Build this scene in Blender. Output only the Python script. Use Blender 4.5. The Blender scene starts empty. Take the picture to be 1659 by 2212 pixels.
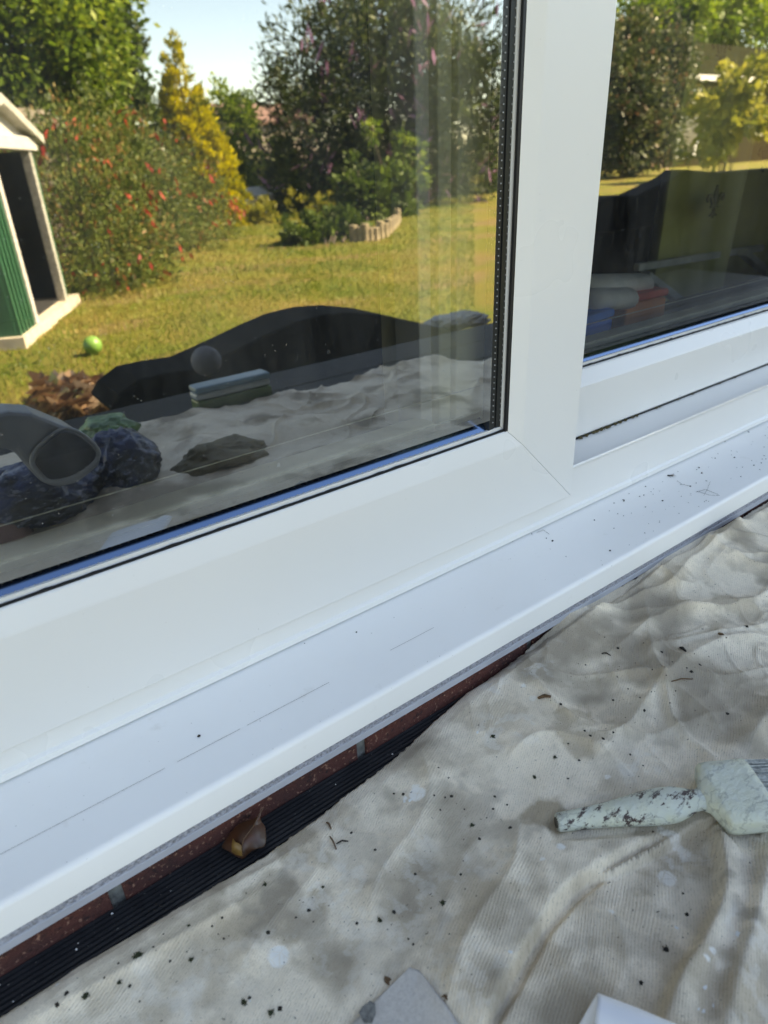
import bpy, bmesh, math, random
import numpy as np
from mathutils import Vector, Matrix
from mathutils import noise as mnoise

# ------------------------------------------------------------------ camera, sky, sun, exposure
U = 1.24            # metres per working unit (set from the 225 mm brick pitch)
EYE = 1.2           # height of the camera over the lawn, in units
RX = np.array([0.79674647, -0.30833787, 0.51973341])     # wall direction, seen from the camera
RY = np.array([-0.60284934, -0.34570128, 0.71907113])    # into the house
RZ = np.array([-0.04204436, -0.88623833, -0.46131756])   # up
R3 = np.array([RX, RY, RZ])
FPX, CX, CY = 1464.78, 829.5, 1106.0
S = bpy.context.scene
cam = bpy.data.cameras.new('camera')
cam.sensor_width = 36.0
cam.lens = FPX / 2212.0 * 36.0
cam.clip_start = 0.02
cam.clip_end = 2000
cam.dof.use_dof = True
cam.dof.focus_distance = 0.56 * U
cam.dof.aperture_fstop = 6.5
camo = bpy.data.objects.new('camera', cam)
S.collection.objects.link(camo)
camo.matrix_world = Matrix(((R3[0][0], -R3[0][1], -R3[0][2], 0), (R3[1][0], -R3[1][1], -R3[1][2], 0),
                            (R3[2][0], -R3[2][1], -R3[2][2], EYE * U), (0, 0, 0, 1)))
S.camera = camo
SUN_EL, SUN_BEHIND = math.radians(42), math.radians(30)
w = bpy.data.worlds.new('World'); S.world = w; w.use_nodes = True
nt = w.node_tree; bg = nt.nodes['Background']
sky = nt.nodes.new('ShaderNodeTexSky'); sky.sky_type = 'NISHITA'; sky.sun_disc = False
sky.sun_elevation = SUN_EL; sky.sun_rotation = math.radians(90) - SUN_BEHIND
sky.air_density = 1.0; sky.dust_density = 0.15; sky.ozone_density = 2.5
nt.links.new(sky.outputs[0], bg.inputs[0]); bg.inputs[1].default_value = 0.086
sl = bpy.data.lights.new('sun', 'SUN'); sl.energy = 4.7; sl.angle = math.radians(0.5); sl.color = (1.0, 0.93, 0.80)
so = bpy.data.objects.new('sun', sl); S.collection.objects.link(so)
sd = Vector((math.cos(SUN_EL) * math.cos(SUN_BEHIND), math.cos(SUN_EL) * math.sin(SUN_BEHIND), math.sin(SUN_EL)))
so.rotation_euler = sd.to_track_quat('Z', 'Y').to_euler(); so.location = (8, 6, 9)
S.view_settings.view_transform = 'Standard'; S.view_settings.look = 'None'
S.view_settings.exposure = 2.68; S.view_settings.gamma = 1.0
S.view_settings.use_white_balance = True; S.view_settings.white_balance_temperature = 9300; S.view_settings.white_balance_tint = 14   # set for the shade, as the phone did
try:
    S.cycles.max_bounces = 10; S.cycles.transparent_max_bounces = 24; S.cycles.caustics_reflective = False
except Exception: pass

# ------------------------------------------------------------------ helpers
rnd = random.Random(7); rng = np.random.default_rng(11)
YG, YG2 = 0.388, 0.449       # planes of the two panes
def ray(p): return R3 @ np.array([p[0] - CX, p[1] - CY, FPX])
def on_z(p, z): d = ray(p); return d * z / d[2]
def on_y(p, y): d = ray(p); return d * y / d[1]
def W(P): return np.asarray(P, float).reshape(-1, 3) * U + np.array([0, 0, EYE * U])
def mir(P, g=YG):            # a point seen in the pane -> the real point in the garden
    P = np.array(P, float).reshape(-1, 3).copy(); P[:, 1] = 2 * g - P[:, 1]; return P
def tag(o, label=None, cat=None, group=None, kind=None):
    for k, v in (('label', label), ('category', cat), ('group', group), ('kind', kind)):
        if v: o[k] = v
    return o
def link(name, me, parent=None):
    o = bpy.data.objects.new(name, me); S.collection.objects.link(o)
    if parent: o.parent = parent; o.matrix_parent_inverse = parent.matrix_world.inverted()
    return o
def thing(name, at, label, cat, group=None):
    o = bpy.data.objects.new(name, None); S.collection.objects.link(o)
    o.empty_display_size = 0.05
    o.location = W(at)[0]; o.matrix_world = Matrix.Translation(o.location)
    return tag(o, label, cat, group)
def mk(name, V, F, mat, parent=None, smooth=False, solid=0, bev=0, sub=0, tone=None, seg=2, raw=False):
    """one mesh object from unit coordinates"""
    V = np.asarray(V, float).reshape(-1, 3)
    P = V if raw else W(V)
    c = (P.min(0) + P.max(0)) / 2; c[2] = P[:, 2].min()
    me = bpy.data.meshes.new(name)
    if isinstance(F, np.ndarray):
        n, k = F.shape
        me.vertices.add(len(P)); me.vertices.foreach_set('co', (P - c).ravel())
        me.loops.add(n * k); me.loops.foreach_set('vertex_index', F.ravel().astype(np.int32))
        me.polygons.add(n); me.polygons.foreach_set('loop_start', np.arange(0, n * k, k, dtype=np.int32))
        me.update(calc_edges=True); me.validate()
    else:
        me.from_pydata((P - c).tolist(), [], F); me.update()
        bm = bmesh.new(); bm.from_mesh(me); bmesh.ops.recalc_face_normals(bm, faces=bm.faces); bm.to_mesh(me); bm.free()
    if tone is not None:
        a = me.attributes.new('tone', 'FLOAT', 'POINT'); a.data.foreach_set('value', np.asarray(tone, np.float32))
    if smooth: me.polygons.foreach_set('use_smooth', [True] * len(me.polygons))
    mats = mat if isinstance(mat, (list, tuple)) else [mat]
    for m in mats: me.materials.append(m)
    o = bpy.data.objects.new(name, me); S.collection.objects.link(o)
    o.location = c
    if parent: o.parent = parent; o.location = Vector(c) - parent.location
    if bev:
        b = o.modifiers.new('bevel', 'BEVEL'); b.width = bev * U; b.segments = seg; b.limit_method = 'ANGLE'; b.angle_limit = math.radians(30)
    if solid:
        b = o.modifiers.new('solid', 'SOLIDIFY'); b.thickness = solid * U; b.offset = 0
    if sub:
        b = o.modifiers.new('sub', 'SUBSURF'); b.levels = sub; b.render_levels = sub
    return o
class MB:
    def __init__(s): s.V = []; s.F = []
    def add(s, V, F):
        b = len(s.V); s.V += [tuple(v) for v in V]; s.F += [[b + i for i in f] for f in F]; return s
    def box(s, x0, x1, y0, y1, z0, z1):
        return s.add([(x0, y0, z0), (x1, y0, z0), (x1, y1, z0), (x0, y1, z0), (x0, y0, z1), (x1, y0, z1), (x1, y1, z1), (x0, y1, z1)],
                     [(0, 3, 2, 1), (4, 5, 6, 7), (0, 1, 5, 4), (1, 2, 6, 5), (2, 3, 7, 6), (3, 0, 4, 7)])
    def prism(s, poly, dv):           # closed outline poly (3D), swept by dv
        n = len(poly); dv = np.asarray(dv)
        V = [tuple(p) for p in poly] + [tuple(np.asarray(p) + dv) for p in poly]
        return s.add(V, [list(range(n))[::-1], list(range(n, 2 * n))] + [(i, (i + 1) % n, n + (i + 1) % n, n + i) for i in range(n)])
    def bar(s, a, b, r0, r1=None, n=6):
        r1 = r0 if r1 is None else r1
        a = Vector(a); b = Vector(b); d = (b - a).normalized()
        u = d.orthogonal().normalized(); v = d.cross(u)
        V = []
        for c, r in ((a, r0), (b, r1)):
            for i in range(n):
                t = 2 * math.pi * i / n; V.append(tuple(c + u * (r * math.cos(t)) + v * (r * math.sin(t))))
        return s.add(V, [(i, (i + 1) % n, n + (i + 1) % n, n + i) for i in range(n)] + [list(range(n))[::-1], list(range(n, 2 * n))])
    def beam(s, a, b, w_, h_, up=(0, 0, 1)):
        a = Vector(a); b = Vector(b); d = (b - a).normalized(); u = d.cross(Vector(up)).normalized(); v = u.cross(d)
        V = [tuple(c + u * (sx * w_ / 2) + v * (sz * h_ / 2)) for c in (a, b) for sx, sz in ((-1, -1), (1, -1), (1, 1), (-1, 1))]
        return s.add(V, [(0, 1, 2, 3), (7, 6, 5, 4)] + [(i, 4 + i, 4 + (i + 1) % 4, (i + 1) % 4) for i in range(4)])
    def mk(s, name, mat, parent=None, **k): return mk(name, s.V, s.F, mat, parent, **k)
def sweep_x(profile, x0, x1):         # closed (y,z) profile along x
    n = len(profile)
    V = [(x0, y, z) for y, z in profile] + [(x1, y, z) for y, z in profile]
    return V, [list(range(n)), list(range(n, 2 * n))[::-1]] + [(i, n + i, n + (i + 1) % n, (i + 1) % n) for i in range(n)]

# ------------------------------------------------------------------ materials
class NM:
    def __init__(s, name):
        s.m = bpy.data.materials.new(name); s.m.use_nodes = True; s.t = s.m.node_tree
        s.b = s.t.nodes['Principled BSDF']; s.out = s.t.nodes['Material Output']; s._tc = None
    def n(s, typ, **k):
        x = s.t.nodes.new(typ)
        for a, v in k.items(): setattr(x, a, v)
        return x
    def l(s, a, b): s.t.links.new(a, b)
    def co(s, scale=(1, 1, 1), rot=(0, 0, 0), kind='Object'):
        if not s._tc: s._tc = s.n('ShaderNodeTexCoord')
        m = s.n('ShaderNodeMapping'); m.inputs['Scale'].default_value = scale; m.inputs['Rotation'].default_value = rot
        s.l(s._tc.outputs[kind], m.inputs[0]); return m.outputs[0]
    def noise(s, scale, detail=4, rough=0.55, vec=None, out=0):
        x = s.n('ShaderNodeTexNoise'); x.inputs['Scale'].default_value = scale; x.inputs['Detail'].default_value = detail
        x.inputs['Roughness'].default_value = rough; s.l(vec or s.co(), x.inputs['Vector']); return x.outputs[out]
    def vor(s, scale, vec=None, feature='F1', out='Distance', rand=1.0):
        x = s.n('ShaderNodeTexVoronoi', feature=feature); x.inputs['Scale'].default_value = scale
        x.inputs['Randomness'].default_value = rand; s.l(vec or s.co(), x.inputs['Vector']); return x.outputs[out]
    def ramp(s, fac, stops, interp='LINEAR'):
        x = s.n('ShaderNodeValToRGB'); cr = x.color_ramp; cr.interpolation = interp
        while len(cr.elements) < len(stops): cr.elements.new(0.5)
        for e, (p, c) in zip(cr.elements, stops):
            e.position = p; e.color = (c, c, c, 1) if isinstance(c, (int, float)) else (*c, 1)
        s.l(fac, x.inputs[0]); return x.outputs[0]
    def mix(s, fac, a, b, mode='MIX'):
        x = s.n('ShaderNodeMix', data_type='RGBA', blend_type=mode)
        for sock, v in ((x.inputs[0], fac), (x.inputs[6], a), (x.inputs[7], b)):
            if isinstance(v, (int, float)): sock.default_value = v
            elif isinstance(v, tuple): sock.default_value = (*v, 1)
            else: s.l(v, sock)
        return x.outputs[2]
    def math(s, op, a, b=0.0, c=None):
        x = s.n('ShaderNodeMath', operation=op)
        for i, v in enumerate((a, b, c)):
            if v is None: continue
            if isinstance(v, (int, float)): x.inputs[i].default_value = v
            else: s.l(v, x.inputs[i])
        return x.outputs[0]
    def attr(s, name, out='Fac'):
        x = s.n('ShaderNodeAttribute', attribute_name=name); return x.outputs[out]
    def bump(s, h, strength=0.3, dist=0.001):
        x = s.n('ShaderNodeBump'); x.inputs['Strength'].default_value = strength; x.inputs['Distance'].default_value = dist
        s.l(h, x.inputs['Height']); s.l(x.outputs[0], s.b.inputs['Normal']); return x
    def set(s, color=None, rough=None, metal=None, spec=None):
        for k, v in (('Base Color', color), ('Roughness', rough), ('Metallic', metal), ('Specular IOR Level', spec)):
            if v is None: continue
            if isinstance(v, tuple): s.b.inputs[k].default_value = (*v, 1)
            elif isinstance(v, (int, float)): s.b.inputs[k].default_value = v
            else: s.l(v, s.b.inputs[k])
        return s.m
def plain(name, c, rough=0.6, metal=0, var=0.15, scale=30, bump=0.0, bscale=200, spec=None):
    m = NM(name); f = m.noise(scale)
    d = tuple(x * (1 - var) for x in c); e = tuple(min(1, x * (1 + var)) for x in c)
    col = m.mix(m.ramp(f, [(0.3, 0.0), (0.7, 1.0)]), d, e)
    if bump: m.bump(m.noise(bscale, 3), bump, 0.002)
    return m.set(col, rough, metal, spec)

def mat_upvc():
    m = NM('white_upvc')
    f = m.noise(5, 3, 0.5)
    col = m.mix(m.ramp(f, [(0.35, 0.0), (0.75, 1.0)]), (0.75, 0.74, 0.715), (0.735, 0.72, 0.69))
    g = m.noise(420, 2)
    col = m.mix(m.ramp(g, [(0.0, 0.0), (0.77, 0.0), (0.79, 0.5)]), col, (0.20, 0.17, 0.13))
    return m.set(col, m.ramp(f, [(0.3, 0.26), (0.7, 0.32)]), 0, 0.5)
def mat_sill():
    m = NM('white_sill')
    f = m.noise(7, 5, 0.6)
    col = m.mix(m.ramp(f, [(0.4, 0.0), (0.75, 1.0)]), (0.86, 0.85, 0.82), (0.83, 0.815, 0.78))
    g = m.noise(300, 2)
    col = m.mix(m.ramp(g, [(0.0, 0.0), (0.75, 0.0), (0.78, 0.6)]), col, (0.16, 0.13, 0.10))
    st = m.noise(34, 4, 0.6, m.co((1, 1, 1)))
    col = m.mix(m.ramp(st, [(0.0, 0.0), (0.66, 0.0), (0.85, 0.35)]), col, (0.42, 0.36, 0.28))
    m.bump(m.noise(50, 3), 0.03, 0.001)
    return m.set(col, 0.38, 0, 0.35)
def mat_glass(dust=1.0):
    m = NM('window_glass'); t = m.t
    t.nodes.remove(m.b)
    tr = m.n('ShaderNodeBsdfTransparent'); tr.inputs[0].default_value = (0.93, 0.96, 0.93, 1)
    gl = m.n('ShaderNodeBsdfGlossy'); gl.inputs['Roughness'].default_value = 0.0; gl.inputs[0].default_value = (0.98, 1.0, 0.98, 1)
    fr = m.n('ShaderNodeFresnel'); fr.inputs[0].default_value = 1.5
    fac = m.math('MULTIPLY_ADD', fr.outputs[0], 1.3, 0.39)
    bp = m.n('ShaderNodeBump'); bp.inputs['Strength'].default_value = 0.05; bp.inputs['Distance'].default_value = 0.0006
    m.l(m.noise(9, 1, 0.4, m.co((1, 1, 0.5))), bp.inputs['Height']); m.l(bp.outputs[0], gl.inputs['Normal'])
    mx = m.n('ShaderNodeMixShader'); m.l(fac, mx.inputs[0]); m.l(tr.outputs[0], mx.inputs[1]); m.l(gl.outputs[0], mx.inputs[2])
    # dust specks and dried drops lying on the pane
    df = m.n('ShaderNodeBsdfDiffuse'); df.inputs[0].default_value = (0.75, 0.75, 0.72, 1)
    sp = m.vor(300); a = m.ramp(sp, [(0.0, 0.6), (0.07, 0.45), (0.11, 0.0)])
    gate = m.ramp(m.noise(45, 2), [(0.42, 0.0), (0.60, 1.0)])
    rg = m.vor(60); ring = m.ramp(rg, [(0.05, 0.0), (0.075, 0.16), (0.10, 0.16), (0.125, 0.0)])
    gate2 = m.ramp(m.noise(20, 2), [(0.60, 0.0), (0.66, 1.0)])
    dsum = m.math('ADD', m.math('MULTIPLY', a, gate), m.math('MULTIPLY', ring, gate2))
    film = m.ramp(m.noise(14, 5, 0.7, m.co((1, 1, 0.3))), [(0.30, 0.004), (0.8, 0.050)])
    dsum = m.math('ADD', dsum, film)
    mx2 = m.n('ShaderNodeMixShader'); m.l(m.math('MULTIPLY', dsum, dust), mx2.inputs[0]); m.l(mx.outputs[0], mx2.inputs[1]); m.l(df.outputs[0], mx2.inputs[2])
    m.l(mx2.outputs[0], m.out.inputs[0]); return m.m
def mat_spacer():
    m = NM('spacer_metal_sky_blue'); f = m.noise(60, 2, 0.5, m.co((0.05, 1, 1)))
    return m.set(m.mix(f, (0.10, 0.17, 0.28), (0.15, 0.23, 0.35)), 0.16, 1.0)  # blue of the reflected sky is put into the metal's own colour
def mat_spacer_v():
    m = NM('spacer_metal_upright'); return m.set(m.mix(m.noise(40, 2, 0.5, m.co((1, 1, 0.05))), (0.045, 0.048, 0.048), (0.075, 0.078, 0.076)), 0.35, 0.7)
def mat_foam():
    m = NM('grey_foam'); n = m.noise(520, 2); v = m.vor(300)
    col = m.mix(m.ramp(n, [(0.4, 0.0), (0.7, 1.0)]), (0.36, 0.37, 0.42), (0.19, 0.19, 0.21))
    m.bump(v, 0.8, 0.002); return m.set(col, 0.7)
def mat_brick():
    m = NM('red_brick'); n = m.noise(16, 5); g = m.noise(260, 3)
    col = m.mix(m.ramp(n, [(0.35, 0.0), (0.7, 1.0)]), (0.125, 0.034, 0.024), (0.060, 0.022, 0.020))
    col = m.mix(m.ramp(g, [(0.0, 0.0), (0.60, 0.0), (0.68, 0.85)]), col, (0.36, 0.18, 0.12))
    pit = m.noise(190, 3, 0.6); col = m.mix(m.ramp(pit, [(0.30, 0.8), (0.42, 0.0)]), col, (0.018, 0.010, 0.010))
    m.bump(m.noise(180, 4, 0.7), 1.0, 0.004); return m.set(col, 0.9)
def mat_mortar(): return plain('grey_mortar', (0.20, 0.20, 0.18), 0.95, var=0.35, scale=90, bump=0.8, bscale=300)
def mat_deck():
    m = NM('black_ribbed_decking'); n = m.noise(35, 5)
    col = m.mix(m.ramp(n, [(0.35, 0.0), (0.75, 1.0)]), (0.010, 0.011, 0.013), (0.024, 0.024, 0.026))
    g = m.noise(330, 2)
    col = m.mix(m.ramp(g, [(0.0, 0.0), (0.71, 0.0), (0.74, 0.6)]), col, (0.22, 0.20, 0.17))
    m.bump(m.noise(600, 2), 0.35, 0.0006); return m.set(col, 0.55)
def mat_sheet():
    m = NM('cotton_twill')
    base = m.noise(6, 5, 0.6)
    col = m.mix(m.ramp(base, [(0.3, 0.0), (0.7, 1.0)]), (0.90, 0.785, 0.625), (0.83, 0.705, 0.54))
    fine = m.noise(55, 5, 0.7)
    col = m.mix(m.ramp(fine, [(0.4, 0.0), (0.8, 0.3)]), col, (0.40, 0.345, 0.26))
    # twill weave: diagonal yarns that waver with the cloth
    warp = m.noise(5, 2, 0.5, out=1)
    vec = m.co()
    va = m.n('ShaderNodeVectorMath', operation='MULTIPLY_ADD'); m.l(warp, va.inputs[0]); va.inputs[1].default_value = (0.05, 0.05, 0.0); m.l(vec, va.inputs[2])
    mp = m.n('ShaderNodeMapping'); mp.inputs['Rotation'].default_value = (0, 0, math.radians(62)); m.l(va.outputs[0], mp.inputs[0])
    wv = m.n('ShaderNodeTexWave', bands_direction='X'); wv.inputs['Scale'].default_value = 1 / 0.0021 / 3.14159; wv.inputs['Distortion'].default_value = 2.0
    wv.inputs['Detail'].default_value = 2; wv.inputs['Detail Scale'].default_value = 3; m.l(mp.outputs[0], wv.inputs['Vector'])
    mp2 = m.n('ShaderNodeMapping'); mp2.inputs['Scale'].default_value = (900, 620, 200); m.l(mp.outputs[0], mp2.inputs[0])
    yn = m.noise(1.0, 2, 0.6, mp2.outputs[0])
    hh = m.math('ADD', m.math('MULTIPLY', wv.outputs[1], 0.6), m.math('MULTIPLY_ADD', yn, 1.5, -0.42))
    col = m.mix(m.ramp(hh, [(0.05, 0.48), (0.5, 0.0)]), col, (0.33, 0.275, 0.20))
    col = m.mix(m.attr('brown'), col, (0.29, 0.21, 0.12))
    col = m.mix(m.attr('grime'), col, (0.30, 0.255, 0.20))
    crack = m.ramp(m.vor(150, feature='DISTANCE_TO_EDGE'), [(0.0, 0.25), (0.05, 1.0)])
    pm = m.math('MULTIPLY', m.attr('paint'), crack)
    col = m.mix(pm, col, (0.82, 0.79, 0.72))
    g = m.noise(380, 2, 0.5)
    col = m.mix(m.ramp(g, [(0.0, 0.0), (0.71, 0.0), (0.745, 0.8)]), col, (0.06, 0.05, 0.04))
    soft = m.math('SUBTRACT', 1.0, m.math('MULTIPLY', m.attr('paint'), 0.8))
    m.bump(m.math('ADD', m.math('MULTIPLY', hh, soft), m.math('MULTIPLY', m.noise(140, 3), 0.5)), 0.55, 0.0009)
    m.b.inputs['Sheen Weight'].default_value = 0.05
    return m.set(col, 0.9, 0, 0.2)
def mat_crust(name='dried_paint', dark=0.5):
    m = NM(name)
    n = m.noise(26, 5, 0.6)
    col = m.mix(m.ramp(n, [(0.35, 0.0), (0.7, 1.0)]), (0.62, 0.63, 0.49), (0.54, 0.57, 0.53))
    col = m.mix(m.ramp(m.noise(48, 3), [(0.5, 0.0), (0.72, 0.6)]), col, (0.62, 0.62, 0.40))
    cr = m.noise(120, 6, 0.75, m.co((0.45, 1, 1), (0, 0, math.radians(-27))))
    lo = 0.49 + 0.09 * (1 - dark)
    col = m.mix(m.ramp(cr, [(lo, 0.0), (lo + 0.05, 1.0)]), col, (0.055, 0.03, 0.028)) if dark > 0 else col
    ln = m.noise(60, 5, 0.6, m.co((0.5, 1, 1), (0, 0, 0.6)))
    line = m.ramp(ln, [(0.475, 0.0), (0.495, 0.75), (0.505, 0.75), (0.525, 0.0)])
    col = m.mix(m.math('MULTIPLY', line, 0.5), col, (0.12, 0.12, 0.11))
    m.bump(m.math('ADD', m.noise(130, 5, 0.65), m.math('MULTIPLY', ln, 1.4)), 0.9, 0.0022)
    return m.set(col, 0.55)
def mat_leaf():
    m = NM('dead_leaf'); n = m.noise(40, 4)
    col = m.mix(m.ramp(n, [(0.35, 0.0), (0.7, 1.0)]), (0.085, 0.028, 0.012), (0.048, 0.024, 0.012))
    m.bump(m.noise(90, 4), 0.3, 0.001); return m.set(col, 0.38)
def mat_lawn():
    m = NM('lawn_grass')
    a = m.noise(0.9, 5, 0.65); b = m.noise(6, 5, 0.7, m.co((1, 2.2, 1)))
    col = m.mix(m.ramp(a, [(0.36, 0.0), (0.62, 1.0)]), (0.105, 0.175, 0.012), (0.26, 0.215, 0.045))
    col = m.mix(m.ramp(b, [(0.38, 0.0), (0.7, 0.75)]), col, (0.27, 0.20, 0.065))
    pk = m.noise(0.55, 4, 0.6, m.co((0.6, 1.6, 1)))
    col = m.mix(m.ramp(pk, [(0.52, 0.0), (0.62, 0.75)]), col, (0.30, 0.185, 0.10))
    c = m.noise(45, 3, 0.7)
    col = m.mix(m.ramp(c, [(0.42, 0.55), (0.6, 0.0)]), col, (0.05, 0.065, 0.012))
    m.bump(m.noise(30, 5, 0.7), 1.0, 0.06); return m.set(col, 0.9, 0, 0.1)
def mat_foliage(name, stops, trans=0.3, rough=0.55):
    m = NM(name); col = m.ramp(m.attr('tone'), stops)
    m.set(col, rough, 0, 0.3)
    tl = m.n('ShaderNodeBsdfTranslucent'); m.l(col, tl.inputs[0])
    mx = m.n('ShaderNodeMixShader'); mx.inputs[0].default_value = trans
    m.l(m.b.outputs[0], mx.inputs[1]); m.l(tl.outputs[0], mx.inputs[2]); m.l(mx.outputs[0], m.out.inputs[0]); return m.m
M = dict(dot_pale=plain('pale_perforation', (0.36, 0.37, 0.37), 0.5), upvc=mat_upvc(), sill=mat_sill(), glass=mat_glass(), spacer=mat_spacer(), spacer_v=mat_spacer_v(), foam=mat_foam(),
         lip=plain('grey_sealant', (0.40, 0.41, 0.45), 0.5, var=0.08), gasket=plain('black_rubber', (0.008, 0.008, 0.009), 0.45),
         brick=mat_brick(), mortar=mat_mortar(), deck=mat_deck(), sheet=mat_sheet(), crust=mat_crust('flaking_paint', 0.55), crust2=mat_crust('thick_dried_paint', 0.0),
         leaf=mat_leaf(), leafy=plain('pale_leaf', (0.22, 0.115, 0.03), 0.45, var=0.3, scale=60), lawn=mat_lawn(),
         crumb=plain('dark_soil', (0.022, 0.018, 0.013), 0.95, var=0.5, scale=300), moss=plain('moss', (0.11, 0.085, 0.035), 0.95, var=0.6, scale=400),
         mossgreen=plain('green_moss', (0.030, 0.036, 0.014), 0.95, var=0.6, scale=300), twig=plain('brown_twig', (0.12, 0.065, 0.03), 0.9, var=0.4, scale=200),
         chip=plain('white_paint_chip', (0.72, 0.71, 0.67), 0.6, var=0.06, scale=300), hair=plain('dark_hair', (0.05, 0.04, 0.035), 0.6),
         bark=plain('bark', (0.07, 0.055, 0.04), 0.9, var=0.4, scale=12, bump=0.6, bscale=40),
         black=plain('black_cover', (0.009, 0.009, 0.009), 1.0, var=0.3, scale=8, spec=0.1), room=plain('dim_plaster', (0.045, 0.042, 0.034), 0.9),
         cream=plain('cream_frame', (0.80, 0.77, 0.55), 0.5, var=0.08))

# ------------------------------------------------------------------ ground and house
def build_ground():
    mb = MB(); mb.add([(-400, -400, -EYE), (400, -400, -EYE), (400, 400, -EYE), (-400, 400, -EYE)], [(0, 1, 2, 3)])
    tag(mb.mk('lawn', M['lawn']), kind='structure')
    # blades standing on the part of the lawn the panes reflect
    n = 90000
    d = 1.6 + 22 * rng.random(n) ** 1.7
    x = rng.uniform(-0.2, 1.55, n) * (d + 0.7) * 0.62 + 0.1; y = -d
    h = rng.uniform(0.02, 0.05, n) * (0.6 + d * 0.05); a = rng.uniform(0, math.pi, n); ww = 0.0035 * (0.8 + d * 0.22)
    V = np.zeros((n, 3, 3)); b = np.stack([x, y, np.full(n, -EYE)], 1)
    off = np.stack([np.cos(a) * ww, np.sin(a) * ww, np.zeros(n)], 1)
    V[:, 0] = b - off; V[:, 1] = b + off; V[:, 2] = b + np.stack([rng.normal(0, 0.35, n) * h, rng.normal(0, 0.35, n) * h, h], 1)
    pat = np.array([mnoise.noise((float(px) * 0.8, float(py) * 0.8, 0)) for px, py in zip(x, y)])
    t = np.clip(0.42 + pat * 1.0 + rng.normal(0, 0.16, n), 0, 1)
    mg = mat_foliage('grass_blade', [(0.0, (0.085, 0.14, 0.014)), (0.45, (0.18, 0.215, 0.022)), (1.0, (0.33, 0.25, 0.075))], 0.35)
    tag(mk('grass', V.reshape(-1, 3), np.arange(3 * n).reshape(n, 3), mg, tone=np.repeat(t, 3)), 'short green and straw coloured lawn grass reflected in the panes', 'grass', kind='stuff')
build_ground()

def build_house():
    X0, X1, XW0, XW1, ZT = -4.0, 9.0, -1.35, 1.75, 1.02
    h = thing('brick_house', (0.3, 0.36, -EYE), 'red brick house wall under the white window sill, with grey mortar joints', 'house')
    # brick courses below the sill: real bricks with joints set back
    b = MB(); m = MB()
    zt = -0.3750; ch, mj, pitch = 0.0524, 0.0081, 0.1823
    z1 = zt; row = 0
    while z1 > -EYE:
        z0 = max(-EYE, z1 - ch); x = X0 + (0.0130 - X0) % pitch - pitch + (0.5 * pitch if row % 2 else 0)
        while x < X1:
            jl = 0.0041
            if row < 3 and -0.4 < x < 1.6 or row >= 3: b.box(x + jl, x + pitch - jl, 0.312 + rnd.uniform(-.0006, .0006), 0.36, z0, z1)
            elif row < 3: b.box(x + jl, x + pitch - jl, 0.312, 0.36, z0, z1)
            x += pitch
        z1 = z0 - mj; row += 1
    b.mk('brick_course', M['brick'], h, bev=0.0012)
    m.box(X0, X1, 0.3150, 0.46, -EYE, zt - 0.0002)
    m.mk('mortar', M['mortar'], h)
    wl = MB()
    wl.box(X0, XW0 - 0.002, 0.330, 0.46, zt + 0.001, 1.6); wl.box(XW1 + 0.002, X1, 0.330, 0.46, zt + 0.001, 1.6); wl.box(XW0, XW1, 0.330, 0.46, ZT + 0.002, 1.6)
    wm = NM('brickwork'); bt = wm.n('ShaderNodeTexBrick'); bt.inputs['Scale'].default_value = 1.0; bt.inputs['Brick Width'].default_value = 0.225; bt.inputs['Row Height'].default_value = 0.075
    bt.inputs['Mortar Size'].default_value = 0.006; bt.inputs[1].default_value = (0.20, 0.05, 0.032, 1); bt.inputs[2].default_value = (0.11, 0.034, 0.028, 1); bt.inputs[3].default_value = (0.25, 0.24, 0.22, 1)
    wm.l(wm.co(rot=(math.radians(90), 0, 0)), bt.inputs['Vector']); wm.set(bt.outputs[0], 0.9)
    wl.mk('wall', wm.m, h)
    rf = MB()
    rf.prism([(X0 - .3, 0.05, 1.55), (X0 - .3, 3.2, 3.4), (X0 - .3, 6.4, 1.55)], (X1 - X0 + .6, 0, 0))
    rf.mk('roof', plain('roof_tile', (0.10, 0.055, 0.04), 0.9), h)
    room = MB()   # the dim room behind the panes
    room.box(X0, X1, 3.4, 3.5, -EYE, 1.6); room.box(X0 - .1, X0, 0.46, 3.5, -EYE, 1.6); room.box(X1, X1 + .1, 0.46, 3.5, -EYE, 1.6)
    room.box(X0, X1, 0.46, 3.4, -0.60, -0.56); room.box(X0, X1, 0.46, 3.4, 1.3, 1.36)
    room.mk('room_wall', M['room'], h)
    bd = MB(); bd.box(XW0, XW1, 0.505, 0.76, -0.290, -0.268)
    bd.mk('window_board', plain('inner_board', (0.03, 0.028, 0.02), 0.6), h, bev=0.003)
    return h
build_house()

def miter_member(prof, side, inner, ext):     # prof: (u outward, y); inner: x0,x1,z0,z1 of the glass opening
    x0, x1, z0, z1 = inner; g = 0.00022; n = len(prof); V = []
    for end in (0, 1):
        for u, y in prof:
            if side == 'bottom': V.append((x0 - u + g, y, z0 - u) if end == 0 else (x1 + u - g, y, z0 - u))
            elif side == 'top': V.append((x0 - u + g, y, z1 + u) if end == 0 else (x1 + u - g, y, z1 + u))
            elif side == 'right': V.append((x1 + u, y, z0 - u + g) if end == 0 else (x1 + u, y, z1 + u - g))
            else: V.append((x0 - u, y, z0 - u + g) if end == 0 else (x0 - u, y, z1 + u - g))
    return V, [list(range(n)), list(range(n, 2 * n))[::-1]] + [(i, n + i, n + (i + 1) % n, (i + 1) % n) for i in range(n)]
def gasket_line(name, pts, parent, depth=0.0012):   # thin rubber run with a ragged, mossy lip
    mb = MB(); mb.add(*pts); return mb.mk(name, M['gasket'], parent)

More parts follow.
